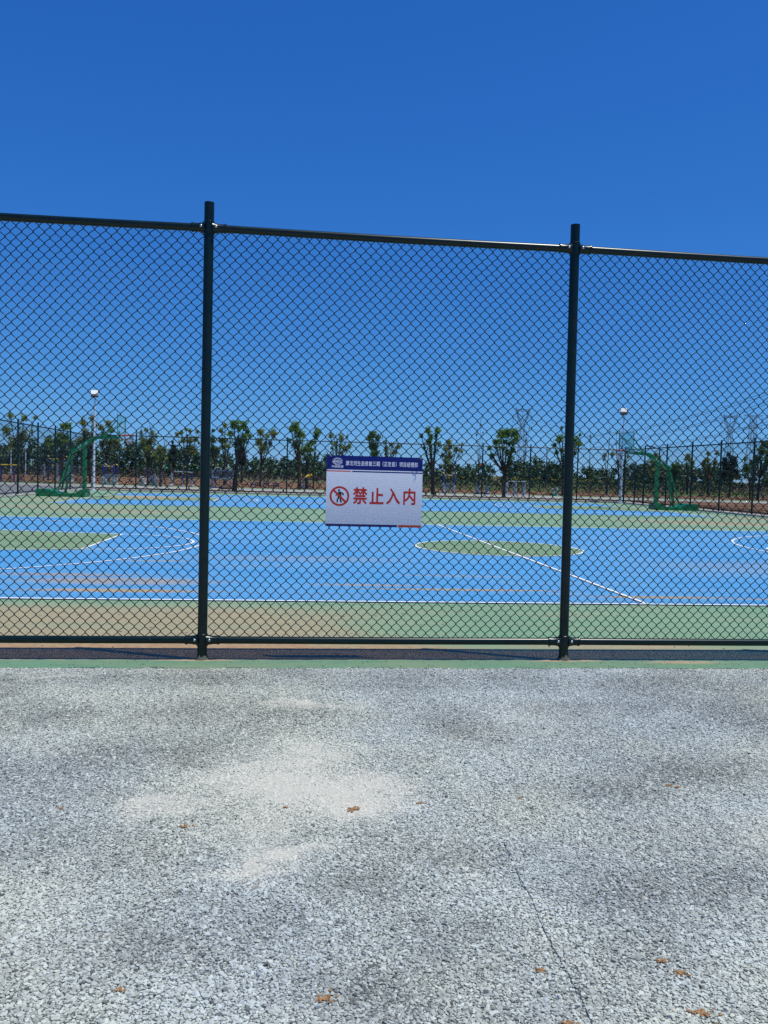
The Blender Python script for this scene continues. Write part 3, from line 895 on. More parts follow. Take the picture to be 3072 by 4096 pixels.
# globe emblem
em = empty('emblem'); em.parent = sign
gx, gz = sp(.113, .083); grx, grz = .0525*SW, .049*SH
def ering(name, rx, rz, w, level, a0=0, a1=2*math.pi, n=40):
    V, F = [], []
    y = -0.00262-0.00012*level
    for i in range(n+1):
        a = a0+(a1-a0)*i/n
        for k in (1, 1-w): V.append((gx+rx*k*math.cos(a), y, gz+(rz-(rx-rx*k))*math.sin(a)))
    F = [(2*i, 2*i+1, 2*i+3, 2*i+2) for i in range(n)]
    return MB().add(V, F).build(name, INK['white'], em)
ering('globe_outline', grx, grz, 0.07, 1)
ering('meridian', grx*0.55, grz, 0.09, 1.1)
lay('meridian', [(gx-.0008, gz-grz), (gx+.0008, gz-grz), (gx+.0008, gz+grz), (gx-.0008, gz+grz)], 1.2, INK['white'], em)
for q in (-0.62, 0.62):
    hw = grx*math.sqrt(1-q*q)
    lay('parallel', [(gx-hw, gz+q*grz-.0007), (gx+hw, gz+q*grz-.0007), (gx+hw, gz+q*grz+.0007), (gx-hw, gz+q*grz+.0007)], 1.3, INK['white'], em)
lay('emblem_band', [(gx-grx*1.02, gz-grz*.36), (gx+grx*1.0, gz-grz*.36), (gx+grx*1.04, gz+grz*.40), (gx-grx*.75, gz+grz*.40)], 1.6, INK['navy'], em)
q0, q1 = sp(.078, .094), sp(.165, .068)
text_part('emblem_lettering', 'CRCC', 0, 0, 1, 1, INK['white'], 2.4, 0.03, 0.3, em, (q0[0], q0[1], q1[0], q1[1]))
lay('emblem_swoosh', [(gx-grx*1.0, gz-grz*.30), (gx-grx*.72, gz-grz*.30), (gx-grx*.42, gz+grz*.34), (gx-grx*.60, gz+grz*.30)], 2.0, INK['white'], em)
lay('emblem_swoosh', [(gx-grx*.98, gz-grz*.32), (gx+grx*.92, gz-grz*.32), (gx+grx*.93, gz-grz*.22), (gx-grx*.95, gz-grz*.20)], 2.2, INK['white'], em)
# prohibition mark
pic = empty('prohibition_mark'); pic.parent = sign
cx_, cz_ = sp(.138, .573); RO = .0795; RI = .0635
V = []
for i in range(73):
    a = 2*math.pi*i/72
    for r_ in (RO, RI): V.append((cx_+r_*math.cos(a), -0.00275, cz_+r_*math.sin(a)))
MB().add(V, [(2*i, 2*i+1, 2*i+3, 2*i+2) for i in range(72)]).build('ring', INK['red'], pic)
def ppx(x, y): return cx_+(x-300)*0.000538, cz_-(y-695)*0.00053
fig = empty('walking_figure')
def stroke(name, a, b, wa, wb, level, mat, parent):
    a, b = Vector(a), Vector(b); d = (b-a).normalized(); nn = Vector((-d.y, d.x))
    return lay(name, [tuple(a-nn*wa/2), tuple(b-nn*wb/2), tuple(b+nn*wb/2), tuple(a+nn*wa/2)], level, mat, parent)
bpy.data.objects.remove(fig)
fm = MB(); yl = -0.00270
def fpoly(pts): fm.add([(x, yl-0.000006*len(fm.f), z) for x, z in pts], [tuple(range(len(pts)))][0:1])
hx, hz = ppx(292, 608)
fpoly([(hx+.0088*math.cos(2*math.pi*i/20), hz+.0095*math.sin(2*math.pi*i/20)) for i in range(20)])
fpoly([ppx(*q) for q in [(275,640),(290,628),(318,628),(358,645),(366,660),(362,682),(345,686),(344,664),(325,656),(332,690),(330,720),(285,720),(268,700),(284,664)]][::-1])
fpoly([ppx(*q) for q in [(275,650),(288,660),(262,682),(255,696),(242,694),(243,680),(256,670)]][::-1])
fpoly([ppx(*q) for q in [(285,712),(308,716),(282,745),(280,782),(275,792),(262,792),(258,782),(262,735)]][::-1])
fpoly([ppx(*q) for q in [(300,715),(331,715),(325,740),(338,784),(334,794),(320,794),(314,784),(306,745)]][::-1])
fm.build('walking_figure', INK['black'], pic)
stroke('slash', ppx(210, 605), ppx(392, 782), .0165, .0165, 2, INK['red'], pic)
# cable ties and wire loops at the two upper corners
wt = plain('white_tie', (0.8, 0.8, 0.8), 0.4, 0.4)
def tie(x, z, s):
    MB().tube([(x, -0.012, z-0.022), (x+.004*s, -0.016, z-0.004), (x+.012*s, -0.004, z+.014), (x+.006*s, .03, z+.020), (x-.004*s, .05, z+.012)], 0.0022, 6).build('tie_loop', MAT['black'], sign)
    MB().beam((x+.004*s, -0.015, z-.002), (x-.012*s, -0.032, z+.016), 0.007, 0.004).build('tie_tail', wt, sign)
tie(-SW/2+.03, SH-.006, 1); tie(SW/2-.018, SH-.01, -1)
MB().tube([(SW/2-.07, -.008, SH-.034), (SW/2-.045, -.02, SH-.018), (SW/2-.02, -.02, SH-.012), (SW/2-.016, -.01, SH-.028)], 0.0015, 5).build('tie_wire', MAT['black'], sign)
MB().tube([(-SW/2+.016, -.006, SH-.008), (-SW/2+.028, -.014, SH-.034), (-SW/2+.040, -.014, SH-.024), (-SW/2+.042, -.006, SH+.004)], 0.0015, 5).build('tie_wire', MAT['black'], sign)

# the thin board bows a little towards the viewer, its top leaning back
for ob in list(sign.children_recursive):
    if ob.type != 'MESH' or ob.name.startswith('tie'): continue
    bm = bmesh.new(); bm.from_mesh(ob.data)
    for i in range(1, 24):
        bmesh.ops.bisect_plane(bm, geom=bm.verts[:]+bm.edges[:]+bm.faces[:], plane_co=(0, 0, SH*i/24), plane_no=(0, 0, 1))
    for v in bm.verts:
        v.co.y += 0.21*(v.co.z-0.215)**2-0.012
    bm.to_mesh(ob.data); bm.free()

# ------------------------------------------------------------------ basketball stands
def stand(loc, rz, label):
    root = empty('basketball_stand', loc, rz)
    tag(root, label, 'basketball stand', 'basketball stands of the far court')
    b = MB().prism([(-2.12, .02), (.14, .02), (.14, .36), (-.06, .36), (-.36, .15), (-1.08, .15), (-1.55, .34), (-2.12, .34)], -0.52, 0.52)
    b.build('base', MAT['stand'], root)
    MB().box(-2.1, .1, -.5, .5, 0.0, .02).build('base_skid', MAT['black'], root)
    MB().beam((0, 0, .36), (0, 0, 2.5), 0.17, 0.17).build('column', MAT['stand'], root)
    a = MB().beam((-.72, 0, 2.12), (.50, 0, 2.86), 0.18, 0.20).beam((.44, 0, 2.875), (1.58, 0, 2.93), 0.16, 0.15)
    ar = a.build('arm', MAT['stand'], root)
    lm = MB()
    for s in (-1, 1):
        for i, (dx, ln, tl) in enumerate(((-.30, .10, .06), (-.16, .12, -.04), (-.02, .08, .08), (.10, .11, 0))):
            x = dx; z = 2.12+(dx+.72)*0.607
            lm.beam((x, s*.0925, z-.045), (x+tl, s*.0925, z+.055), 0.004, .025)
    lm.build('arm_lettering', MAT['white'], ar)['kind'] = 'stuff'
    for s in (-1, 1):
        MB().beam((-1.15, s*.28, .30), (-.62, s*.09, 2.16), .07).build('rear_strut', MAT['stand'], root)
        MB().beam((-.90, s*.12, .16), (-.55, s*.06, 2.0), .05).build('inner_strut', MAT['stand'], root)
        MB().tube([(.80, s*.06, 2.98), (1.05, s*.22, 3.15), (1.62, s*.62, 3.72)], .028, 8).build('board_brace', MAT['stand'], root)
    MB().box(1.56, 1.66, -.10, .10, 2.86, 3.22).build('board_mount', MAT['stand'], root)
    bb = MB().box(1.70, 1.725, -.90, .90, 2.90, 3.95).build('backboard', MAT['board'], root)
    fr = MB()
    for z in (2.885, 3.965): fr.box(1.69, 1.735, -.93, .93, z-.015, z+.015)
    for y in (-.915, .915): fr.box(1.69, 1.735, y-.015, y+.015, 2.87, 3.98)
    fr.build('board_frame', plain('board_frame_metal', (.25, .33, .35), .4), bb)
    tg = MB()
    for z in (3.05, 3.50): tg.box(1.727, 1.731, -.295, .295, z-.025, z+.025)
    for y in (-.27, .27): tg.box(1.727, 1.731, y-.025, y+.025, 3.075, 3.475)
    tg.build('target_square', MAT['white'], bb)
    pts = [(2.10+.225*math.cos(2*math.pi*i/24), .225*math.sin(2*math.pi*i/24), 3.05) for i in range(25)]
    rm = MB().tube(pts, .021, 8).box(1.73, 1.90, -.07, .07, 2.97, 3.05)
    rmo = rm.build('rim', MAT['rim'], root, True)
    nt = MB()
    def np_(i, j): a = 2*math.pi*(i+.5*(j % 2))/12; r_ = (.22, .19, .155, .13, .125)[j]; return (2.10+r_*math.cos(a), r_*math.sin(a), 3.04-.11*j)
    for j in range(4):
        for i in range(12):
            nt.tube([np_(i, j), np_(i if j % 2 == 0 else i+1, j+1)], .003, 4, False)
            nt.tube([np_(i, j), np_(i-1 if j % 2 == 0 else i, j+1)], .003, 4, False)
    nt.build('net', MAT['net'], rmo)
    return root
stand((-10.12, 41.4, 0), 0, 'green wheeled basketball stand on the left with red hoop pointing right')
stand((18.80, 41.4, 0), math.pi, 'green wheeled basketball stand on the right with glass board pointing left')

# ------------------------------------------------------------------ lamps
def floodlight(loc, h, label, yaw):
    root = empty('floodlight_pole', loc)
    tag(root, label, 'floodlight', 'floodlights at the court corners')
    MB().tube([(0, 0, 0.02), (0, 0, 1.0), (0.01, 0, h*.6), (0.03, 0, h)], [.085, .08, .062, .045], 14).build('pole', MAT['polewhite'], root, True)
    b = MB().box(-.16, .16, -.16, .16, 0, .022)
    for sx in (-1, 1):
        for sy in (-1, 1): b.tube([(sx*.11, sy*.11, 0), (sx*.11, sy*.11, .06)], .014, 6)
    b.build('base_plate', MAT['polewhite'], root)
    MB().box(-.20, .20, -.03, .03, h-.02, h+.02).build('lamp_bracket', MAT['polewhite'], root)
    hd = MB().box(-.22, .22, -.05, .07, -.23, .21).box(-.16, .16, .07, .12, -.15, .15).build('lamp_housing', MAT['black'], root)
    hd.location = (0, 0, h+.25); hd.rotation_euler = (R(-32), 0, yaw)  # head tipped up so the lens catches the sun
    ln = MB().box(-.195, .195, -.056, -.045, -.10, .19).build('lens', MAT['lens'], hd)
    return root
floodlight((-12.15, 51.9, 0), 5.65, 'white floodlight pole in the left far corner beside the basketball stand', 0.25)
floodlight((20.70, 50.75, 0), 5.62, 'white floodlight pole in the right far corner beside the gate', -0.35)

lp = empty('street_lamp', (27.4, 60, -.02))
tag(lp, 'dark grey street lamp with one long arm behind the right stand', 'street lamp')
MB().tube([(0, 0, 0), (0, 0, 3.9)], [.07, .05], 8).build('pole', MAT['lampgrey'], lp)
MB().beam((.3, 0, 3.86), (0, 0, 3.92), .05).beam((0, 0, 3.92), (-.45, 0, 4.02), .05).build('arm', MAT['lampgrey'], lp)
MB().beam((-.4, 0, 4.01), (-1.05, 0, 4.16), .2, .07).build('lamp_head', MAT['lampgrey'], lp)

for x, y, h, lb in ((-36.0, 110, 4.95, 'thin pale street light pole furthest left among trees'), (-34.2, 110, 4.85, 'thin pale street light pole second from the left among trees')):
    p_ = empty('park_light', (x, y, 0)); tag(p_, lb, 'street lamp', 'pale poles among the left trees')
    MB().tube([(0, 0, 0), (0, 0, h)], [.08, .05], 8).build('pole', MAT['polewhite'], p_)
    MB().tube([(0, 0, h), (.3, 0, h+.16), (.7, 0, h+.25)], .04, 6).build('arm', MAT['polewhite'], p_)
    MB().box(.6, 1.0, -.08, .08, h+.22, h+.28).build('lamp_head', MAT['polewhite'], p_)
for x, y, h, lb in ((31.95, 110, 5.36, 'thin grey post left of the pair behind the far fence'), (34.2, 110, 5.36, 'thin grey post right of the pair behind the far fence')):
    p_ = empty('utility_post', (x, y, 0)); tag(p_, lb, 'post', 'thin grey posts beyond the lawn')
    MB().tube([(0, 0, 0), (0, 0, h)], [.09, .06], 8).build('pole', MAT['lampgrey'], p_)
    MB().box(-.12, .22, -.06, .06, h-.12, h).build('top_bracket', MAT['lampgrey'], p_)
for x, y, z, lb in ((19.64, 120, 3.17, 'small red marker on a post just right of the sign'), (27.31, 120, 3.27, 'small red marker on a post behind the slender poplar'),
                    (34.74, 75, 2.28, 'small red marker post behind the right stand column'), (39.31, 75, 2.09, 'small red marker post farthest right')):
    p_ = empty('marker_post', (x, y, 0)); tag(p_, lb, 'marker post', 'red marker posts')
    MB().tube([(0, 0, 0), (0, 0, z)], .04, 6).build('pole', MAT['lampgrey'], p_)
    s = y/110*.55
    MB().box(-.22*s, .26*s, -.04, .04, z-.25*s, z+.1*s).box(-.18*s, .12*s, -.03, .03, z-.62*s, z-.32*s).build('marker_plate', MAT['red'], p_)

# ------------------------------------------------------------------ trees
def leaves(C, Rad, n, size, rng, flat=1.0, shell=0.45):
    """leaf quads spread through blobs: C list of centres, Rad radii, n per blob"""
    cs, rs = [], []
    for c, r, k in zip(C, Rad, n):
        d = rng.normal(size=(k, 3)); d /= np.linalg.norm(d, axis=1, keepdims=True)
        q = rng.random(k)**shell
        lump = 0.72+0.28*np.sin(d[:, 0]*5+c[0]*3)*np.sin(d[:, 1]*4+c[2])+0.25*np.sin(d[:, 2]*6+c[0]*7)
        cs.append(np.array(c)+d*(q*r*lump)[:, None]*np.array([1, 1, flat]))
        rs.append(np.full(k, r))
    P = np.concatenate(cs); n_ = len(P)
    a = rng.normal(size=(n_, 3)); a /= np.linalg.norm(a, axis=1, keepdims=True)
    b = np.cross(a, rng.normal(size=(n_, 3))); b /= np.linalg.norm(b, axis=1, keepdims=True)
    s = size*rng.uniform(0.6, 1.35, n_)[:, None]
    V = np.stack([P-a*s, P+b*s*0.45, P+a*s, P-b*s*0.45], 1).reshape(-1, 3)
    F = np.arange(n_*4).reshape(-1, 4)
    t = np.repeat(np.clip(rng.normal(0.45, 0.26, n_), 0, 1), 4)
    return V, F, t
def merge(L):
    V, F, T, o = [], [], [], 0
    for v, f, t in L:
        V.append(v); F.append(f+o); T.append(t); o += len(v)
    return np.concatenate(V), np.concatenate(F), np.concatenate(T)

def tree(key, x, y, style, tufts, label, stakes, blue):
    rng = np.random.default_rng(abs(hash(key)) % 1000 if False else sum(ord(c)*31**i for i, c in enumerate(key)) % 9973)
    root = empty('tree', (x, y, -0.03)); tag(root, label, 'tree', 'trees beyond the far fence')
    top = max(t[1]+t[2] for t in tufts)
    thin = style in ('slender',)
    r0 = {'slender': .05, 'tuft': .13, 'loose': .09, 'twig': .08, 'twigtuft': .06, 'dense': .10, 'conifer': .10, 'evergreen': .12}[style]*(0.9+0.25*rng.random())
    fork = top*(0.36 if style in ('tuft', 'loose', 'twig', 'dense') else 0.55)
    fork = min(fork, 2.1)
    tr = MB()
    mx = float(np.mean([t[0] for t in tufts]))*0.25
    tr.tube([(0, 0, -.05), (mx*.4, 0, fork*.5), (mx, .0, fork)], [r0*1.15, r0, r0*.85], 8)
    C, Rd = [], []
    for i, (dx, z, r) in enumerate(tufts):
        dy = float(rng.uniform(-.6, .6))*(0.3 if thin else 1.0)
        tip = (dx, dy, z)
        C.append(tip); Rd.append(r)
        zz = min(fork, z-.2)
        mid = (mx+(dx-mx)*.55, dy*.55, zz+(z-zz)*.45)
        tr.tube([(mx*zz/fork, 0, zz), mid, tip], [r0*.62, r0*.42, r0*.16], 6)
        if style in ('tuft', 'loose', 'twig') and rng.random() < .8:      # side twig
            e = (mid[0]+rng.uniform(-.5, .5), mid[1]+rng.uniform(-.4, .4), mid[2]+rng.uniform(.5, 1.0))
            tr.tube([mid, e], [r0*.3, r0*.1], 5); C.append(e); Rd.append(.14+.1*rng.random())
    if style in ('twig', 'twigtuft', 'slender'):
        for i in range(5 if style != 'slender' else 3):
            b = tufts[int(rng.integers(len(tufts)))]
            hgt = rng.uniform(.5, 1.1)*(0.7 if thin else 1)
            tr.tube([(b[0], 0, b[1]-.2), (b[0]+rng.uniform(-.15, .15), rng.uniform(-.1, .1), b[1]+hgt*.6), (b[0]+rng.uniform(-.3, .3), rng.uniform(-.2, .2), b[1]+hgt)], [.022, .016, .008], 5)
    tr.build('trunk', MAT['bark'], root, True)
    den = {'tuft': 1500, 'loose': 900, 'twig': 800, 'twigtuft': 1400, 'slender': 700, 'dense': 1500, 'conifer': 1700, 'evergreen': 2200}[style]
    size = {'tuft': .06, 'loose': .06, 'twig': .06, 'twigtuft': .06, 'slender': .05, 'dense': .065, 'conifer': .065, 'evergreen': .065}[style]
    n = [max(24, int(den*(r/.4)**2)) for r in Rd]
    V, F, T = leaves(C, [r*1.22 for r in Rd], n, size, rng, 1.1, 0.62)
    parts = [(V, F, T)]
    # stray leaves along the limbs
    C2 = [(c[0]*.8, c[1]*.8, c[2]*.86) for c in C]
    if style in ('tuft', 'loose', 'twig', 'dense'):
        parts.append(leaves(C2, [.34]*len(C2), [55 if style != 'dense' else 160]*len(C2), size*.9, rng, 1.3, .7))
    V, F, T = merge(parts)
    mt = {'tuft': 'leaf_tuft', 'twigtuft': 'leaf_tuft', 'loose': 'leaf_loose', 'twig': 'leaf_loose', 'slender': 'leaf_loose', 'dense': 'leaf_dense', 'conifer': 'leaf_dark', 'evergreen': 'leaf_dark'}[style]
    cr = link('crown', np_mesh('crown', V, F, MAT[mt], False, T), root)
    if stakes:
        a0 = rng.uniform(0, 2)
        for k in range(stakes):
            a = a0+2*math.pi*k/stakes; rr = rng.uniform(.85, 1.15)
            MB().tube([(rr*math.cos(a), rr*math.sin(a), 0), (.06*math.cos(a), .06*math.sin(a), 1.55)], .028, 6).build('support_pole', MAT['stake'], root)
    if blue:
        MB().tube([(.0, -.16, 0), (.0, -.14, 1.35)], .045, 8).build('wrapped_stake', MAT['bluestake'], root)
    return root
LAB = {
 'a': ('three-tufted young tree at far left behind the side fence', 3, 0), 'b': ('leafy young tree left of the left basketball stand column', 0, 0),
 'c': ('forked young tree just left of the left floodlight pole', 3, 0), 'c2': ('loose leafy tree just right of the left floodlight pole', 0, 1),
 'd': ('yellow-green twiggy tree right of the left hoop', 0, 1), 'e': ('bare-topped young tree with dark trunk left of the steel bars', 3, 1),
 'f': ('ragged leafy tree left of the left near post', 0, 1), 'g': ('dense narrow tree right behind the left near post', 0, 0),
 'g2': ('sparse tall tree right of the left near post', 0, 1), 'h': ('thick-trunked tree with two bushy tops right of the seat press', 3, 0),
 'i': ('yellow-green forked tree over the small stools', 5, 1), 'j': ('leaning bushy-topped tree with dark trunk left of the yellow disc', 3, 0),
 'j2': ('short bushy tree behind the yellow disc', 0, 1), 'k': ('thin tree with bare twigs above one bushy tuft', 3, 0),
 'l': ('twiggy tree behind the sign\'s upper left corner', 3, 0), 'm': ('dense upright tree behind the middle of the sign top', 0, 0),
 'm2': ('tree with bare upright stems behind the sign header', 0, 0), 'n': ('twin-tufted tree right beside the sign', 4, 0),
 'o': ('spreading yellow-green tree second right of the sign', 0, 0), 'p': ('tall slender poplar-like tree between the sign and right post', 0, 1),
 'q': ('broad bushy tree with dark trunk left of the first pylon', 4, 0), 'r': ('slim leaning tree in front of the first pylon', 0, 0),
 's': ('bushy tree split by the right near post', 4, 1), 't': ('bare slender sapling right of the right near post', 2, 1),
 'u': ('slender sapling with leafy low side left of the right floodlight', 2, 1), 'v': ('twin-stemmed leafy sapling beside the right floodlight pole', 3, 1),
 'w': ('leafy tree behind the right stand column', 2, 1), 'x': ('rounded green tree behind the right stand strut', 0, 0),
 'y': ('sparse upright tree right of the right stand', 2, 1), 'z': ('two-topped leafy tree left of the second pylon', 4, 1),
 'za': ('dark broad conifer under the second pylon', 0, 0), 'zb': ('large green tree at the right edge', 3, 1), 'zc': ('small dark tree under the third pylon', 0, 0),
 'ev': ('dark rounded evergreen beside the thick-trunked tree', 0, 0), 'ev2': ('dark pointed evergreen left of the left near post', 0, 0)}
TREES = [
('a',-22.83,71.5,'loose',[(-0.6, 5.46, 0.32), (0.63, 5.3, 0.32), (1.22, 5.4, 0.22), (-0.86, 4.26, 0.43), (0.24, 3.78, 0.56), (-0.25, 3.04, 0.56)]),
('b',-18.31,68,'tuft',[(-0.07, 4.61, 0.35), (0.56, 4.56, 0.31), (-0.22, 3.86, 0.29), (0.36, 3.48, 0.41), (-0.5, 3.26, 0.37), (-1.17, 3.34, 0.33)]),
('c',-17.87,75,'loose',[(-0.62, 5.25, 0.41), (0.14, 5.67, 0.36), (-0.36, 4.39, 0.41), (0.48, 5.07, 0.32), (0.22, 4.08, 0.36), (-0.67, 3.72, 0.41)]),
('c2',-17.14,78,'loose',[(0.03, 5.47, 0.38), (-0.38, 4.95, 0.35), (0.51, 4.8, 0.33), (0.07, 4.1, 0.43), (0.85, 3.79, 0.38), (-0.37, 3.52, 0.38)]),
('d',-12.55,73,'twig',[(-0.27, 4.72, 0.2), (0.22, 4.52, 0.27), (-0.62, 4.5, 0.2), (-0.47, 3.71, 0.35), (0.12, 3.83, 0.4), (0.64, 4.17, 0.22), (-0.08, 2.97, 0.49)]),
('e',-10.39,66,'twig',[(-0.08, 3.06, 0.28), (0.3, 2.87, 0.24), (-0.36, 2.56, 0.28), (0.12, 2.28, 0.32)]),
('f',-10.09,80,'loose',[(-0.22, 5.19, 0.19), (0.18, 5.07, 0.22), (-0.58, 4.85, 0.24), (-1.11, 4.72, 0.24), (-0.41, 4.15, 0.29), (0.29, 4.17, 0.34), (0.85, 5.02, 0.24), (0.75, 4.3, 0.34), (0.42, 3.23, 0.48)]),
('g',-9.41,100,'dense',[(-0.28, 6.03, 0.21), (-0.37, 4.9, 0.48), (-0.0, 3.73, 0.61), (-0.5, 3.72, 0.48)]),
('g2',-5.82,70,'loose',[(-0.33, 4.71, 0.25), (-0.01, 5.17, 0.28), (-0.21, 3.92, 0.3), (0.1, 3.51, 0.25), (0.5, 4.57, 0.17)]),
('h',-4.15,58.5,'tuft',[(-0.12, 4.7, 0.37), (0.56, 4.58, 0.34), (0.21, 4.4, 0.21), (0.82, 4.19, 0.21), (1.0, 3.9, 0.18), (0.32, 3.48, 0.21)]),
('i',-3.15,77,'loose',[(-0.07, 5.04, 0.42), (1.14, 4.94, 0.47), (0.59, 4.63, 0.28), (-0.19, 4.14, 0.47), (0.16, 3.58, 0.42), (0.84, 3.95, 0.28)]),
('j',0.42,68,'tuft',[(-0.45, 5.01, 0.49), (-0.06, 4.55, 0.37), (-0.78, 5.0, 0.25), (0.21, 4.5, 0.21), (-0.15, 4.0, 0.16)]),
('j2',1.05,72,'tuft',[(0.05, 3.78, 0.33), (-0.16, 3.41, 0.33), (0.39, 4.01, 0.26)]),
('k',1.68,74,'twigtuft',[(0.24, 5.02, 0.38), (0.1, 4.64, 0.29), (0.02, 4.19, 0.18)]),
('l',3.52,72,'twig',[(-0.44, 4.66, 0.31), (0.46, 4.52, 0.33), (-0.09, 3.96, 0.26), (1.11, 3.78, 0.31), (0.67, 3.66, 0.26), (0.98, 4.64, 0.13)]),
('m',6.73,70,'dense',[(-0.19, 4.83, 0.34), (-0.44, 4.47, 0.3), (0.2, 4.53, 0.3), (-0.21, 3.88, 0.38), (0.02, 3.25, 0.38)]),
('m2',8.46,73,'twig',[(0.07, 4.08, 0.27), (0.56, 3.94, 0.29), (-0.43, 3.69, 0.31), (0.24, 3.37, 0.31), (-0.67, 4.23, 0.18)]),
('n',10.49,62,'tuft',[(-0.51, 4.83, 0.28), (0.24, 4.9, 0.28), (-1.01, 4.48, 0.19), (-0.32, 4.41, 0.19), (0.17, 4.48, 0.19), (-0.72, 3.54, 0.17)]),
('o',13.10,70,'loose',[(-0.11, 4.35, 0.3), (0.2, 4.08, 0.3), (1.13, 4.22, 0.17), (-0.38, 3.75, 0.3), (0.65, 3.78, 0.3), (-0.53, 3.21, 0.25), (0.34, 3.12, 0.21), (-0.19, 2.68, 0.3)]),
('p',17.16,76,'slender',[(0.03, 6.29, 0.14), (-0.34, 5.38, 0.12), (0.2, 5.56, 0.12), (-0.2, 4.73, 0.09)]),
('q',15.15,58.8,'tuft',[(-0.41, 4.54, 0.39), (0.04, 4.7, 0.36), (0.6, 4.68, 0.36), (0.93, 4.37, 0.25), (-0.86, 4.04, 0.21), (-0.4, 4.06, 0.25), (0.71, 4.09, 0.25), (-1.03, 3.58, 0.18), (-0.83, 3.05, 0.25), (0.55, 3.45, 0.21)]),
('r',21.90,78,'slender',[(0.47, 6.24, 0.09), (0.24, 5.68, 0.12), (0.22, 5.08, 0.12), (0.04, 4.59, 0.14)]),
('s',23.29,70,'tuft',[(-0.25, 5.94, 0.13), (-0.52, 4.87, 0.38), (0.15, 5.04, 0.38), (-0.84, 4.36, 0.25), (0.71, 4.84, 0.34), (1.33, 4.53, 0.3), (1.04, 5.11, 0.17), (1.3, 5.34, 0.13)]),
('t',30.86,84,'slender',[(-0.1, 5.95, 0.1), (-0.08, 5.43, 0.1), (-0.18, 4.51, 0.1)]),
('u',30.38,78,'slender',[(0.08, 6.18, 0.09), (-0.31, 3.86, 0.26), (-0.42, 3.49, 0.24), (0.06, 5.45, 0.09)]),
('v',31.90,79,'slender',[(-0.3, 6.09, 0.14), (-0.11, 6.27, 0.1), (-0.41, 5.03, 0.14), (-0.68, 4.03, 0.33), (0.09, 3.93, 0.24), (-0.13, 3.18, 0.29), (1.0, 3.83, 0.24), (0.63, 3.33, 0.24)]),
('w',37.20,82,'loose',[(-0.02, 4.19, 0.3), (-0.75, 3.47, 0.35), (0.46, 3.76, 0.35), (-0.19, 3.1, 0.45), (-0.71, 2.57, 0.35)]),
('x',43.85,92,'dense',[(-0.2, 3.2, 0.45), (0.24, 3.36, 0.39), (-0.03, 2.63, 0.56), (0.59, 2.5, 0.39)]),
('y',44.57,90,'loose',[(-0.2, 4.44, 0.33), (0.17, 4.08, 0.33), (-0.57, 4.06, 0.27), (0.64, 3.66, 0.27), (-0.24, 3.35, 0.22)]),
('z',43.44,83,'loose',[(-0.43, 4.45, 0.28), (0.5, 4.56, 0.3), (0.04, 3.81, 0.35), (0.61, 3.56, 0.35), (-0.63, 3.4, 0.3), (0.03, 2.89, 0.45)]),
('za',44.18,80,'conifer',[(-0.43, 4.34, 0.24), (-0.0, 3.92, 0.44), (-0.65, 3.52, 0.48), (0.56, 3.43, 0.44), (-0.22, 2.77, 0.68), (0.74, 2.54, 0.48), (-0.87, 2.5, 0.44)]),
('zb',41.31,70,'dense',[(0.57, 5.05, 0.34), (0.13, 4.48, 0.42), (0.86, 4.17, 0.47), (-0.19, 3.69, 0.42), (0.54, 3.38, 0.55), (-0.5, 2.9, 0.38), (1.17, 4.96, 0.42)]),
('zc',42.92,74,'dense',[(-0.56, 3.78, 0.22), (-0.17, 3.44, 0.31), (-0.39, 2.84, 0.36)]),
('ev',-5.95,95,'evergreen',[(-0.07, 3.85, 0.29), (-0.09, 3.42, 0.49), (-0.05, 2.91, 0.55), (-0.05, 2.52, 0.46)]),
('ev2',-14.28,100,'conifer',[(-0.06, 4.53, 0.18), (-0.09, 4.03, 0.36), (0.01, 3.44, 0.54), (0.02, 2.7, 0.61)]),
]
for key, x, y, st, tf in TREES:
    lb, sk, bl = LAB[key]
    tree(key, x, y, st, tf, lb, sk, bl)

# masses of vegetation that nobody could count
def belt(name, spec, mat, size, dens, label, cat, seed, stems=0):
    rng = np.random.default_rng(seed)
    C, Rd, n = [], [], []
    for (x0, x1, y, h0, h1, dep) in spec:
        L = x1-x0; k = int(L*2.6)
        for i in range(k):
            x = x0+L*(i+rng.random())/k; t = (x-x0)/L
            h = (h0+(h1-h0)*t)*(0.72+0.42*rng.random())
            for z in np.arange(h*.92, 0.2, -h*.24):
                r = max(.22, h*.23*rng.uniform(.75, 1.35))
                C.append((x+rng.uniform(-.5, .5), y+rng.uniform(-dep, dep), z)); Rd.append(r); n.append(int(dens*(r/size)**2*3.6)+12)
    V, F, T = leaves(C, Rd, n, size, rng, 1.0, .5)
    # darker to lighter only from leaf to leaf
    o = link(name, np_mesh(name, V, F, mat, False, T)); tag(o, label, cat, kind='stuff')
    if stems:
        m = MB()
        for (x0, x1, y, h0, h1, dep) in spec:
            for i in range(int((x1-x0)*stems)):
                x = rng.uniform(x0, x1); yy = y-dep+rng.uniform(-1.5, .5); hh = h0*rng.uniform(.45, .8)
                m.tube([(x, yy, -.1), (x+rng.uniform(-.25, .25), yy, hh)], [.06, .025], 5, False)
        m.build('stems', MAT['stake2'], o)['kind'] = 'stuff'
    return o
belt('tree_belt', [(-75, -48, 128, 3.6, 3.9, 4), (-48, -22, 128, 4.2, 4.8, 4), (-22, -10, 130, 4.4, 3.2, 4), (-12, 2, 150, 3.0, 3.9, 5), (2, 14, 150, 4.0, 3.4, 5)],
     MAT['leaf_belt'], .26, 1.0, 'dark plantation of trees filling the left background', 'woodland', 3, 1.3)
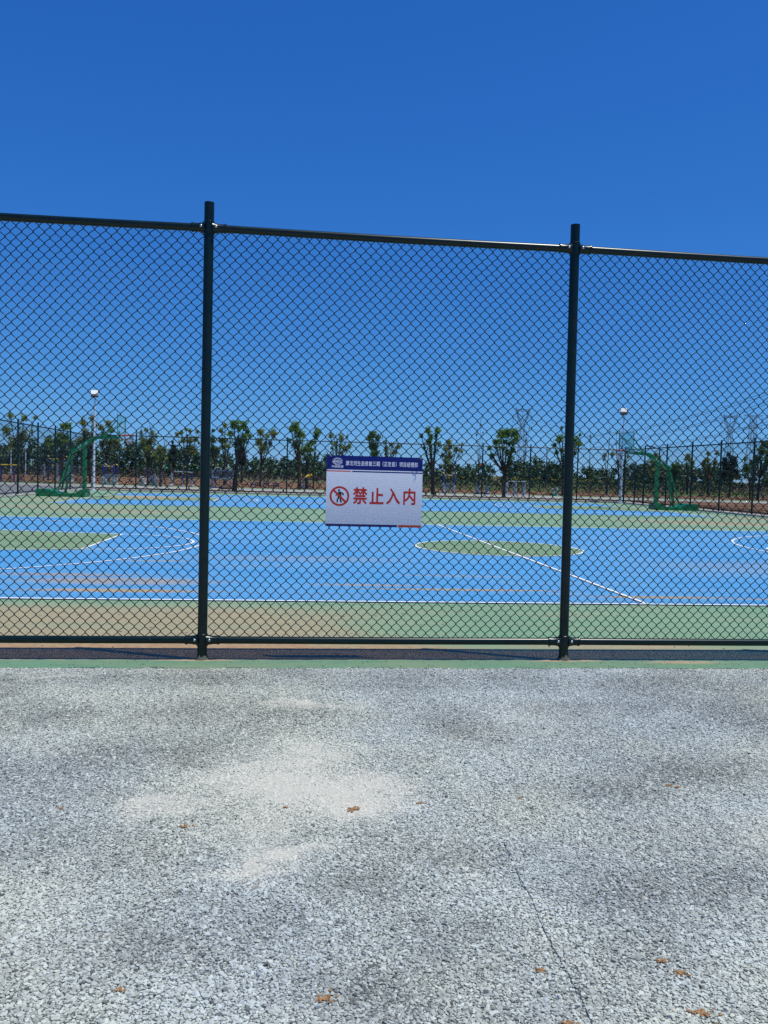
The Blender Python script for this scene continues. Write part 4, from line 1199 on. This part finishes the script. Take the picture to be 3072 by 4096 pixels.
belt('tree_belt', [(12, 40, 168, 3.0, 3.5, 6), (40, 52, 155, 4.5, 4.4, 5), (52, 70, 172, 3.6, 3.4, 6), (70, 95, 170, 4.6, 4.3, 6), (95, 150, 160, 4.4, 4.8, 6)],
     MAT['leaf_belt'], .30, 1.0, 'dark line of trees along the right horizon', 'woodland', 4)
belt('dry_brush', [(-80, -20, 119, .9, 1.2, 2.5), (-20, 6, 118, 1.1, .9, 2.5), (2, 20, 128, .9, .7, 3), (58, 110, 126, .8, 1.0, 3)], MAT['leaf_dry'], .13, .9, 'grey-brown dry brush in front of the distant trees', 'brush', 5)
belt('hedge', [(14, 62, 114, 1.05, 1.15, 1.2)], MAT['leaf_belt'], .13, .9, 'low green hedge beyond the lawn', 'hedge', 6)
def flowers():
    rng = np.random.default_rng(9)
    C, Rd, n = [], [], []
    x = 13.0
    while x < 46:
        w = rng.uniform(.6, 2.2)
        for i in range(int(w*3)):
            C.append((x+rng.uniform(0, w), 112+rng.uniform(-.5, .5), 1.22+rng.uniform(-.08, .12))); Rd.append(.2); n.append(26)
        x += w+rng.uniform(.1, 1.6)
    V, F, T = leaves(C, Rd, n, .08, rng)
    tag(link('yellow_flowers', np_mesh('yellow_flowers', V, F, MAT['flower'], False, T)), 'row of yellow blossom along the top of the hedge', 'flowers', kind='stuff')
flowers()
def tufts_of_grass():
    rng = np.random.default_rng(12); n = 9000
    X = rng.uniform(8, 110, n); Y = rng.uniform(88, 150, n)
    P = np.stack([X, Y, np.zeros(n)], 1); a = rng.normal(0, .05, (n, 3)); a[:, 2] = rng.uniform(.05, .16, n)
    s = np.zeros((n, 3)); s[:, 0] = rng.uniform(.04, .12, n)
    V = np.stack([P-s, P+s, P+s*.4+a, P-s*.4+a], 1).reshape(-1, 3)
    F = np.arange(n*4).reshape(-1, 4); T = np.repeat(rng.random(n), 4)
    tag(link('grass_tufts', np_mesh('grass_tufts', V, F, MAT['grassblade'], False, T)), 'short grass growing on the strip beyond the path', 'grass', kind='stuff')
tufts_of_grass()
def clodfield():
    rng = np.random.default_rng(15); m = MB()
    for i in range(1500):
        y = rng.uniform(69, 108); x = rng.uniform(-.36*y-4, .62*y+4); r = rng.uniform(.05, .22)
        m.sphere((x, y, -.02), r, 5, 3, (rng.uniform(.8, 1.6), rng.uniform(.8, 1.4), rng.uniform(.4, .9)))
    for i in range(500):
        y = rng.uniform(30, 51); x = rng.uniform(22, 27); r = rng.uniform(.03, .1)
        m.sphere((x, y, -.02), r, 5, 3, (1.3, 1.1, .7))
    tag(m.build('soil_clods', MAT['soil']), 'lumps of turned orange-brown soil beyond the path', 'soil', kind='stuff')
clodfield()

# ------------------------------------------------------------------ fitness equipment, mostly still wrapped
def equip(name, loc, label):
    e = empty(name, loc); tag(e, label, 'fitness equipment', 'outdoor fitness equipment along the path'); return e
def post(e, x, y, h, r, mat, cap=None, nm='post', z0=0):
    o = MB().tube([(x, y, z0), (x, y, h)], r, 10).build(nm, MAT[mat], e, True)
    if cap: MB().sphere((x, y, h+.01), r*1.15, 8, 5).build('cap', MAT[cap], o, True)
    return o
def wrapped(e, x, y, h, r, mat='wrap', z0=0):
    n = 7; rr = [r*random.uniform(.8, 1.25) for _ in range(n)]
    return MB().tube([(x+random.uniform(-.02, .02), y, z0+(h-z0)*i/(n-1)) for i in range(n)], rr, 9).build('wrapped_post', MAT[mat], e)
e = equip('parallel_bars', (-23.4, 69.2, 0), 'yellow-topped parallel bars at the far left edge')
for x in (-1.3, 0, 1.0): post(e, x, 0, 1.35, .06, 'blue')
MB().tube([(-2.0, 0, 1.39), (1.15, 0, 1.39)], .045, 8).build('bar', MAT['yellow'], e)
MB().tube([(-2.0, .6, 1.39), (1.15, .6, 1.39)], .045, 8).build('bar', MAT['yellow'], e)
e = equip('pull_up_frame', (-21.5, 75.3, 0), 'blue pull-up frame with yellow bar behind the left side fence')
post(e, 0, 0, 2.2, .075, 'blue', 'yellow'); post(e, .9, .5, 2.1, .07, 'blue', 'yellow'); post(e, 1.55, 0, 2.2, .07, 'blue', 'yellow')
wrapped(e, -.35, 0, 1.5, .10); wrapped(e, .72, 0, 1.6, .13); wrapped(e, 1.95, .3, 1.8, .12)
MB().tube([(-.15, 0, 2.0), (1.6, 0, 2.0)], .035, 8).build('bar', MAT['yellow'], e)
MB().tube([(0, .5, 1.45), (1.6, .5, 1.45)], .03, 8).build('bar', MAT['yellow'], e)
MB().box(-.4, 1.2, -.4, .6, 0, .05).build('base_plate', MAT['yellow'], e)
e = equip('wrapped_machine', (-19.6, 72.5, 0), 'grey film-wrapped machine behind the left stand')
wrapped(e, 0, 0, 1.9, .16); wrapped(e, .45, .2, 1.5, .2); MB().beam((-.3, 0, 1.55), (.6, 0, 1.75), .12).build('arm', MAT['wrap'], e); wrapped(e, .8, 0, .7, .22, 'wrapwhite')
def pair(loc, label):
    e = equip('air_walker', loc, label)
    for x in (0, .85):
        post(e, x, 0, 1.62, .07, 'blue', 'yellow'); post(e, x+.12, .5, 1.6, .07, 'blue', 'yellow'); wrapped(e, x, -.02, .85, .11)
        wrapped(e, x+.12, .5, .8, .11, 'wrapwhite')
    MB().beam((0, 0, 1.5), (.9, 0, 1.5), .1, .12).build('crossbar', MAT['wrapwhite'], e)
    MB().beam((.42, -.02, 1.55), (.46, -.02, 1.25), .09).build('bearing', MAT['yellow'], e)
    MB().box(.2, .55, .1, .3, .45, .85).build('wrapped_foot_board', MAT['wrap'], e)
    wrapped(e, .42, .25, .5, .14, 'wrapwhite')
    return e
pair((-15.4, 68.9, 0), 'blue air walker with yellow caps beside the left floodlight pole')
pair((12.15, 66.9, 0), 'blue air walker with yellow caps just right of the sign')
e = equip('wrapped_machine', (-12.3, 68.6, 0), 'pale film-wrapped machines below the left hoop')
for x, h, m_ in ((0, .75, 'wrapwhite'), (.2, .5, 'wrapwhite'), (.85, .8, 'wrap'), (1.05, .95, 'wrapwhite')): wrapped(e, x, random.uniform(-.1, .2), h, .16, m_)
MB().box(.55, 1.3, -.2, .3, .5, .62).build('seat', MAT['wrap'], e); MB().box(-.1, .35, -.2, .3, .48, .55).build('seat', MAT['wrapwhite'], e)
post(e, .48, 0, 1.3, .06, 'blue')
e = equip('steel_bars', (-9.9, 67.7, 0), 'low bar frame with bright steel top left of the left post')
wrapped(e, .12, 0, 1.05, .13); post(e, .95, 0, 1.05, .07, 'blue', 'yellow'); wrapped(e, .95, 0, .5, .085); post(e, 1.7, 0, 1.0, .07, 'blue'); wrapped(e, 1.7, 0, .55, .10)
MB().tube([(.1, 0, 1.05), (.12, 0, 1.17), (.3, 0, 1.2), (1.55, 0, 1.2), (1.68, 0, 1.17), (1.72, 0, 1.05)], .03, 8).build('bar', MAT['tubesteel'], e)
MB().sphere((1.75, -.1, .12), .14, 8, 5).build('wrapped_foot', MAT['wrapwhite'], e); MB().sphere((0, -.1, .1), .16, 8, 5, (1.3, 1, .7)).build('wrapped_foot', MAT['wrapwhite'], e)
e = equip('seat_press', (-6.5, 66.7, 0), 'blue-grey double seat press with two dark backrests right of the left post')
for x in (0, 1.68): wrapped(e, x, 0, 1.38, .085).data.materials[0] = MAT['bluegrey']
MB().beam((-.02, 0, 1.38), (1.7, 0, 1.38), .08).build('crossbar', MAT['bluegrey'], e)
MB().tube([(0, -.05, .78), (.3, -.05, .84), (.6, -.05, .74), (.85, -.05, .76), (1.1, -.05, .74), (1.4, -.05, .84), (1.7, -.05, .78)], .055, 8).build('seat_rail', MAT['bluegrey'], e)
for x in (.22, 1.06):
    MB().box(x, x+.42, -.04, .02, .80, 1.34).build('backrest', MAT['panel'], e)
    MB().tube([(x-.02, 0, 1.40), (x-.02, 0, 1.56), (x+.04, 0, 1.62), (x+.40, 0, 1.62), (x+.46, 0, 1.56), (x+.46, 0, 1.40)], .028, 8).build('hand_loop', MAT['tubesteel'], e)
    for q in (.05, .35): MB().tube([(x+q, .1, 0), (x+q, .1, .8)], .028, 6).build('leg', MAT['bluegrey'], e)
MB().box(-.1, 1.8, -.3, .3, 0, .06).build('base_plate', MAT['blue'], e)
for (x, y, w, h, lb, nm) in ((-3.65, 69.1, .52, .46, 'dark blue stool, leftmost of the three under the tree', 'stool'), (-2.55, 68.4, .50, .62, 'dark blue games table between the two stools', 'games_table'), (-1.75, 68.4, .50, .46, 'dark blue stool, rightmost of the three under the tree', 'stool')):
    e = empty(nm, (x, y, 0)); tag(e, lb, nm.replace('_', ' '), 'games table and stools')
    MB().box(0, w, -.22, .22, h-.06, h).build('top', MAT['panel'], e)
    MB().box(.04, w-.04, -.16, .16, h*.52, h*.72).build('shelf', MAT['blue'], e)
    for qx in (.06, w-.06):
        for qy in (-.16, .16): MB().beam((qx, qy, 0), (qx, qy, h-.06), .05).build('leg', MAT['panel'], e)
e = equip('twister_wheel', (.78, 71.2, 0), 'waist twister post with tilted yellow discs left of the sign')
wrapped(e, 0, 0, 1.0, .09)
MB().beam((0, 0, .98), (.42, 0, 1.1), .05).beam((0, 0, .98), (-.3, 0, 1.06), .05).build('arm', MAT['bluegrey'], e)
for dx, dz, tl in ((.42, 1.12, .75), (-.34, 1.08, -.5)):
    d_ = MB(); d_.tube([(-.03, 0, 0), (.03, 0, 0)], .30, 20); w_ = d_.build('disc', MAT['yellow'], e); w_.location = (dx, 0, dz); w_.rotation_euler = (0, tl+.25, .6)
e = equip('wrapped_machine', (14.95, 67.1, 0), 'pair of grey film-wrapped posts right of the far air walker')
wrapped(e, .12, 0, .66, .17); wrapped(e, .95, 0, .66, .17); MB().box(-.1, 1.1, -.2, .2, 0, .06).build('base_plate', MAT['blue'], e)
for x in (.05, .9): MB().tube([(x, 0, .6), (x-.05, 0, 1.05)], .02, 6).build('handle', MAT['bluegrey'], e)
e = equip('wrapped_bars', (17.1, 66.0, 0), 'three blue-grey wrapped posts joined by a bar behind the broad tree')
for x in (.12, .85, 1.62): wrapped(e, x, random.uniform(-.1, .1), 1.06, .14)
MB().tube([(.15, 0, 1.13), (1.75, 0, 1.15)], .03, 8).build('bar', MAT['tubesteel'], e)
MB().box(-.1, 1.9, -.25, .25, 0, .05).build('base_plate', MAT['white'], e)
e = equip('wrapped_machine', (21.7, 67.5, 0), 'white foam-wrapped machine left of the right near post')
wrapped(e, .25, 0, .7, .12, 'wrapwhite'); wrapped(e, .1, .1, .35, .14, 'wrapwhite'); MB().beam((-.3, 0, .55), (.25, 0, .62), .07).build('handle', MAT['wrapwhite'], e)
for (x, y, s, lb) in ((-8.6, 54.6, .5, 'brown scrap of matting on the kerb below the left hoop'), (-5.0, 63.5, .45, 'dark scrap lying on the path beside the seat press')):
    m_ = MB().sphere((0, 0, .05), s, 10, 6, (1.2, .6, .16))
    m_.v = [(a+random.uniform(-.06, .06), b, c+random.uniform(-.03, .05)) for a, b, c in m_.v]
    tag(m_.build('debris', MAT['stake'], None, False, (x, y, .0)), lb, 'debris', 'scraps by the far fence')

# ------------------------------------------------------------------ pylons and lines
def lattice(m, levels, w=.22):
    """levels: (z, half width); four legs with X bracing"""
    for (z0, a), (z1, b) in zip(levels[:-1], levels[1:]):
        c0 = [(-a, -a), (a, -a), (a, a), (-a, a)]; c1 = [(-b, -b), (b, -b), (b, b), (-b, b)]
        for i in range(4):
            j = (i+1) % 4
            m.beam((*c0[i], z0), (*c1[i], z1), w)
            m.beam((*c0[i], z0), (*c1[j], z1), w*.5); m.beam((*c0[j], z0), (*c1[i], z1), w*.5)
            m.beam((*c1[i], z1), (*c1[j], z1), w*.5)
def bar_truss(m, p, q, d, n, w=.2):
    p, q = Vector(p), Vector(q); up = Vector((0, 0, d))
    m.beam(p, q, w); m.beam(p+up, q+up, w)
    for i in range(n):
        a = p+(q-p)*i/n; b = p+(q-p)*(i+1)/n
        m.beam(a, b+up, w*.6); m.beam(a+up, b, w*.6)
def string_(root, x, z, ln):
    MB().tube([(x, 0, z), (x, 0, z-ln)], .14, 6).beam((x, -0.2, z-ln), (x-.9, 0, z-ln-.5), .14).beam((x, .2, z-ln), (x+.9, 0, z-ln-.5), .14).build('insulator', MAT['pylon'], root)
def cat_head(loc, label, s=1.0):
    r_ = empty('pylon', loc); tag(r_, label, 'pylon', 'lattice pylons on the horizon')
    m = MB(); lattice(m, [(0, 3.6), (8, 2.9), (15, 2.3), (21, 1.9), (26, 1.6), (30.5, 1.35), (34.5, 1.15)]); m.build('tower_body', MAT['pylon'], r_)
    m = MB()
    for s_ in (-1, 1):
        for y in (-.7, .7):
            m.beam((s_*.9, y, 34.5), (s_*3.4, y, 40), .26).beam((s_*3.4, y, 40), (s_*4.2, y, 43.6), .26)
            m.beam((s_*.3, y, 36.6), (s_*2.7, y, 40), .22).beam((s_*2.7, y, 40), (s_*3.5, y, 43.6), .22)
            m.beam((0, y, 36.0), (s_*.9, y, 34.5), .2)
        for i in range(6):
            t = i/6
            m.beam((s_*(.9+2.5*t), 0, 34.5+5.5*t), (s_*(.5+2.3*t), 0, 36.4+4*t), .13)
    m.build('head_window', MAT['pylon'], r_)
    m = MB(); bar_truss(m, (-4.9, 0, 43.4), (4.9, 0, 43.4), 1.2, 10, .26)
    for s_ in (-1, 1): m.beam((s_*4.2, 0, 44.6), (s_*4.5, 0, 45.9), .25).beam((s_*4.9, 0, 44.6), (s_*4.5, 0, 45.9), .2)
    m.build('top_beam', MAT['pylon'], r_)
    for s_ in (-1, 1):
        m = MB().beam((s_*3.2, 0, 39.5), (s_*6.3, 0, 39.6), .22).beam((s_*6.3, 0, 39.6), (s_*4.2, 0, 43.4), .16); m.build('cross_arm', MAT['pylon'], r_)
        string_(r_, s_*6.2, 39.5, 3.0)
    string_(r_, 0, 43.4, 2.6)
    return r_
cat_head((144.8, 520, 0), 'lattice pylon with open head behind the broad tree')
cat_head((285.3, 520, 0.6), 'lattice pylon with open head over the dark conifer at right')
r_ = empty('pylon', (301.2, 520, 0)); tag(r_, 'tall lattice pylon with three cross arms near the right edge', 'pylon', 'lattice pylons on the horizon')
m = MB(); lattice(m, [(0, 4.6), (9, 3.6), (16, 2.9), (22, 2.4), (27, 2.05), (31, 1.85), (34.5, 1.75), (38, 1.65), (42, 1.5), (46, 1.35)]); m.build('tower_body', MAT['pylon'], r_)
for z, w_ in ((45.2, 6.6), (37.5, 6.8), (30.9, 6.2)):
    m = MB()
    for s_ in (-1, 1):
        m.beam((s_*1.3, 0, z), (s_*w_, 0, z+(.8 if z > 45 else 0)), .26)
        m.beam((s_*1.3, 0, z+(1.1 if z > 45 else 2.4)), (s_*w_, 0, z+(.9 if z > 45 else .15)), .2)
        for i in range(4):
            t = i/4; m.beam((s_*(1.3+(w_-1.3)*t), 0, z), (s_*(1.3+(w_-1.3)*(t+.12)), 0, z+(1.1 if z > 45 else 2.4*(1-t))), .13)
    m.build('cross_arm', MAT['pylon'], r_)
    for s_ in (-1, 1): string_(r_, s_*(w_-.3), z, 2.6)
WIRES = [[(166.6, 230, 38.0), (185.2, 310, 37.6), (202.9, 380, 36.9), (224.1, 520, 34.9), (237.0, 660, 35.9)],
         [(166.8, 230, 34.9), (185.4, 310, 33.9), (204.7, 380, 32.6), (224.4, 520, 28.7), (242.7, 660, 26.8)],
         [(167.2, 230, 26.9), (185.8, 310, 25.9), (205.2, 380, 25.0), (216.9, 460, 23.0), (250.1, 660, 22.1)]]
for i, w_ in enumerate(WIRES):
    tags = ('highest', 'middle', 'lowest')[i]
    m = MB()
    for off in (0, 1.6):
        m.tube([(x+off*.9, y, z-off*.35) for x, y, z in w_], .085, 5, False)
    tag(m.build('power_line', MAT['cable'], None, True), f'{tags} pair of overhead wires slanting down from the upper right', 'power line', 'overhead power lines')
m = MB()
for dx, dz in ((-6.2, 36), (0, 40), (6.2, 36)):
    m.tube([(144.8+dx, 520, dz), (200+dx*2, 560, dz-8), (262+dx*2, 640, dz-6)], .07, 5, False)
tag(m.build('power_line', MAT['cable'], None, True), 'faint sagging wires running right from the first pylon', 'power line', 'overhead power lines')

# ------------------------------------------------------------------ small things on the asphalt
string_pts = [(0.905, 3.33), (0.904, 3.231), (0.893, 3.052), (0.896, 2.873), (0.881, 2.669), (0.876, 2.53), (0.880, 2.415), (0.882, 2.298), (0.871, 2.183), (0.874, 2.0)]
pts = []
for i in range(len(string_pts)-1):
    for k in range(4):
        t = k/4; a, b = string_pts[i], string_pts[i+1]
        pts.append((a[0]+(b[0]-a[0])*t+random.uniform(-.004, .004), a[1]+(b[1]-a[1])*t, ASPH_Z+.0055+random.uniform(-.0035, .0025)))
tag(MB().tube(pts, .0014, 5).build('string', MAT['string'], None, True), 'thin dark blue string lying across the asphalt', 'string')
CL = [(0.30, 3.70, 1.3, 'largest orange clay crumbs beside the pale dust patch'), (0.62, 3.76, .7, 'orange clay crumbs at the right rim of the dust patch'),
      (-0.44, 3.55, .9, 'orange clay crumbs left below the dust patch'), (-1.01, 3.77, .6, 'small orange clay crumb near the left edge'),
      (1.92, 3.93, .6, 'left of two small clay crumbs at the right'), (1.95, 3.905, .6, 'right of two small clay crumbs at the right'),
      (1.11, 3.80, .5, 'tiny clay crumb above the blue string'), (0.80, 2.44, .6, 'clay crumb just left of the blue string'),
      (1.21, 2.47, .8, 'upper streak of clay right of the string'), (1.235, 2.40, .8, 'lower streak of clay right of the string'),
      (1.21, 2.21, 1.0, 'larger clay crumb near the lower right corner'), (1.22, 2.145, .8, 'clay crumb lowest near the right corner'),
      (0.80, 2.19, .8, 'clay crumb at the bottom left of the string'), (0.12, 2.35, .9, 'orange clay crumb at the bottom middle'),
      (-0.48, 2.43, .6, 'pale clay crumb at the bottom left'), (-0.01, 3.74, .4, 'tiny clay crumb inside the dust patch')]
for x, y, s, lb in CL:
    m = MB()
    for k in range(int(16+26*s)):
        a = random.uniform(0, 6.28); q = abs(random.gauss(0, .55)); r = random.uniform(.0016, .0052)*(.5+.5*s)
        m.sphere((math.cos(a)*q*.036*s, math.sin(a)*q*.02*s, r*.3), r, 6, 4, (random.uniform(.8, 1.5), random.uniform(.8, 1.3), random.uniform(.4, .7)))
    m.v = [(a+random.uniform(-.0013, .0013), b+random.uniform(-.0013, .0013), c+random.uniform(-.0009, .0009)) for a, b, c in m.v]
    tag(m.build('clay_crumbs', MAT['clay'], None, False, (x, y, ASPH_Z+.0045)), lb, 'clay', 'clay crumbs on the asphalt')
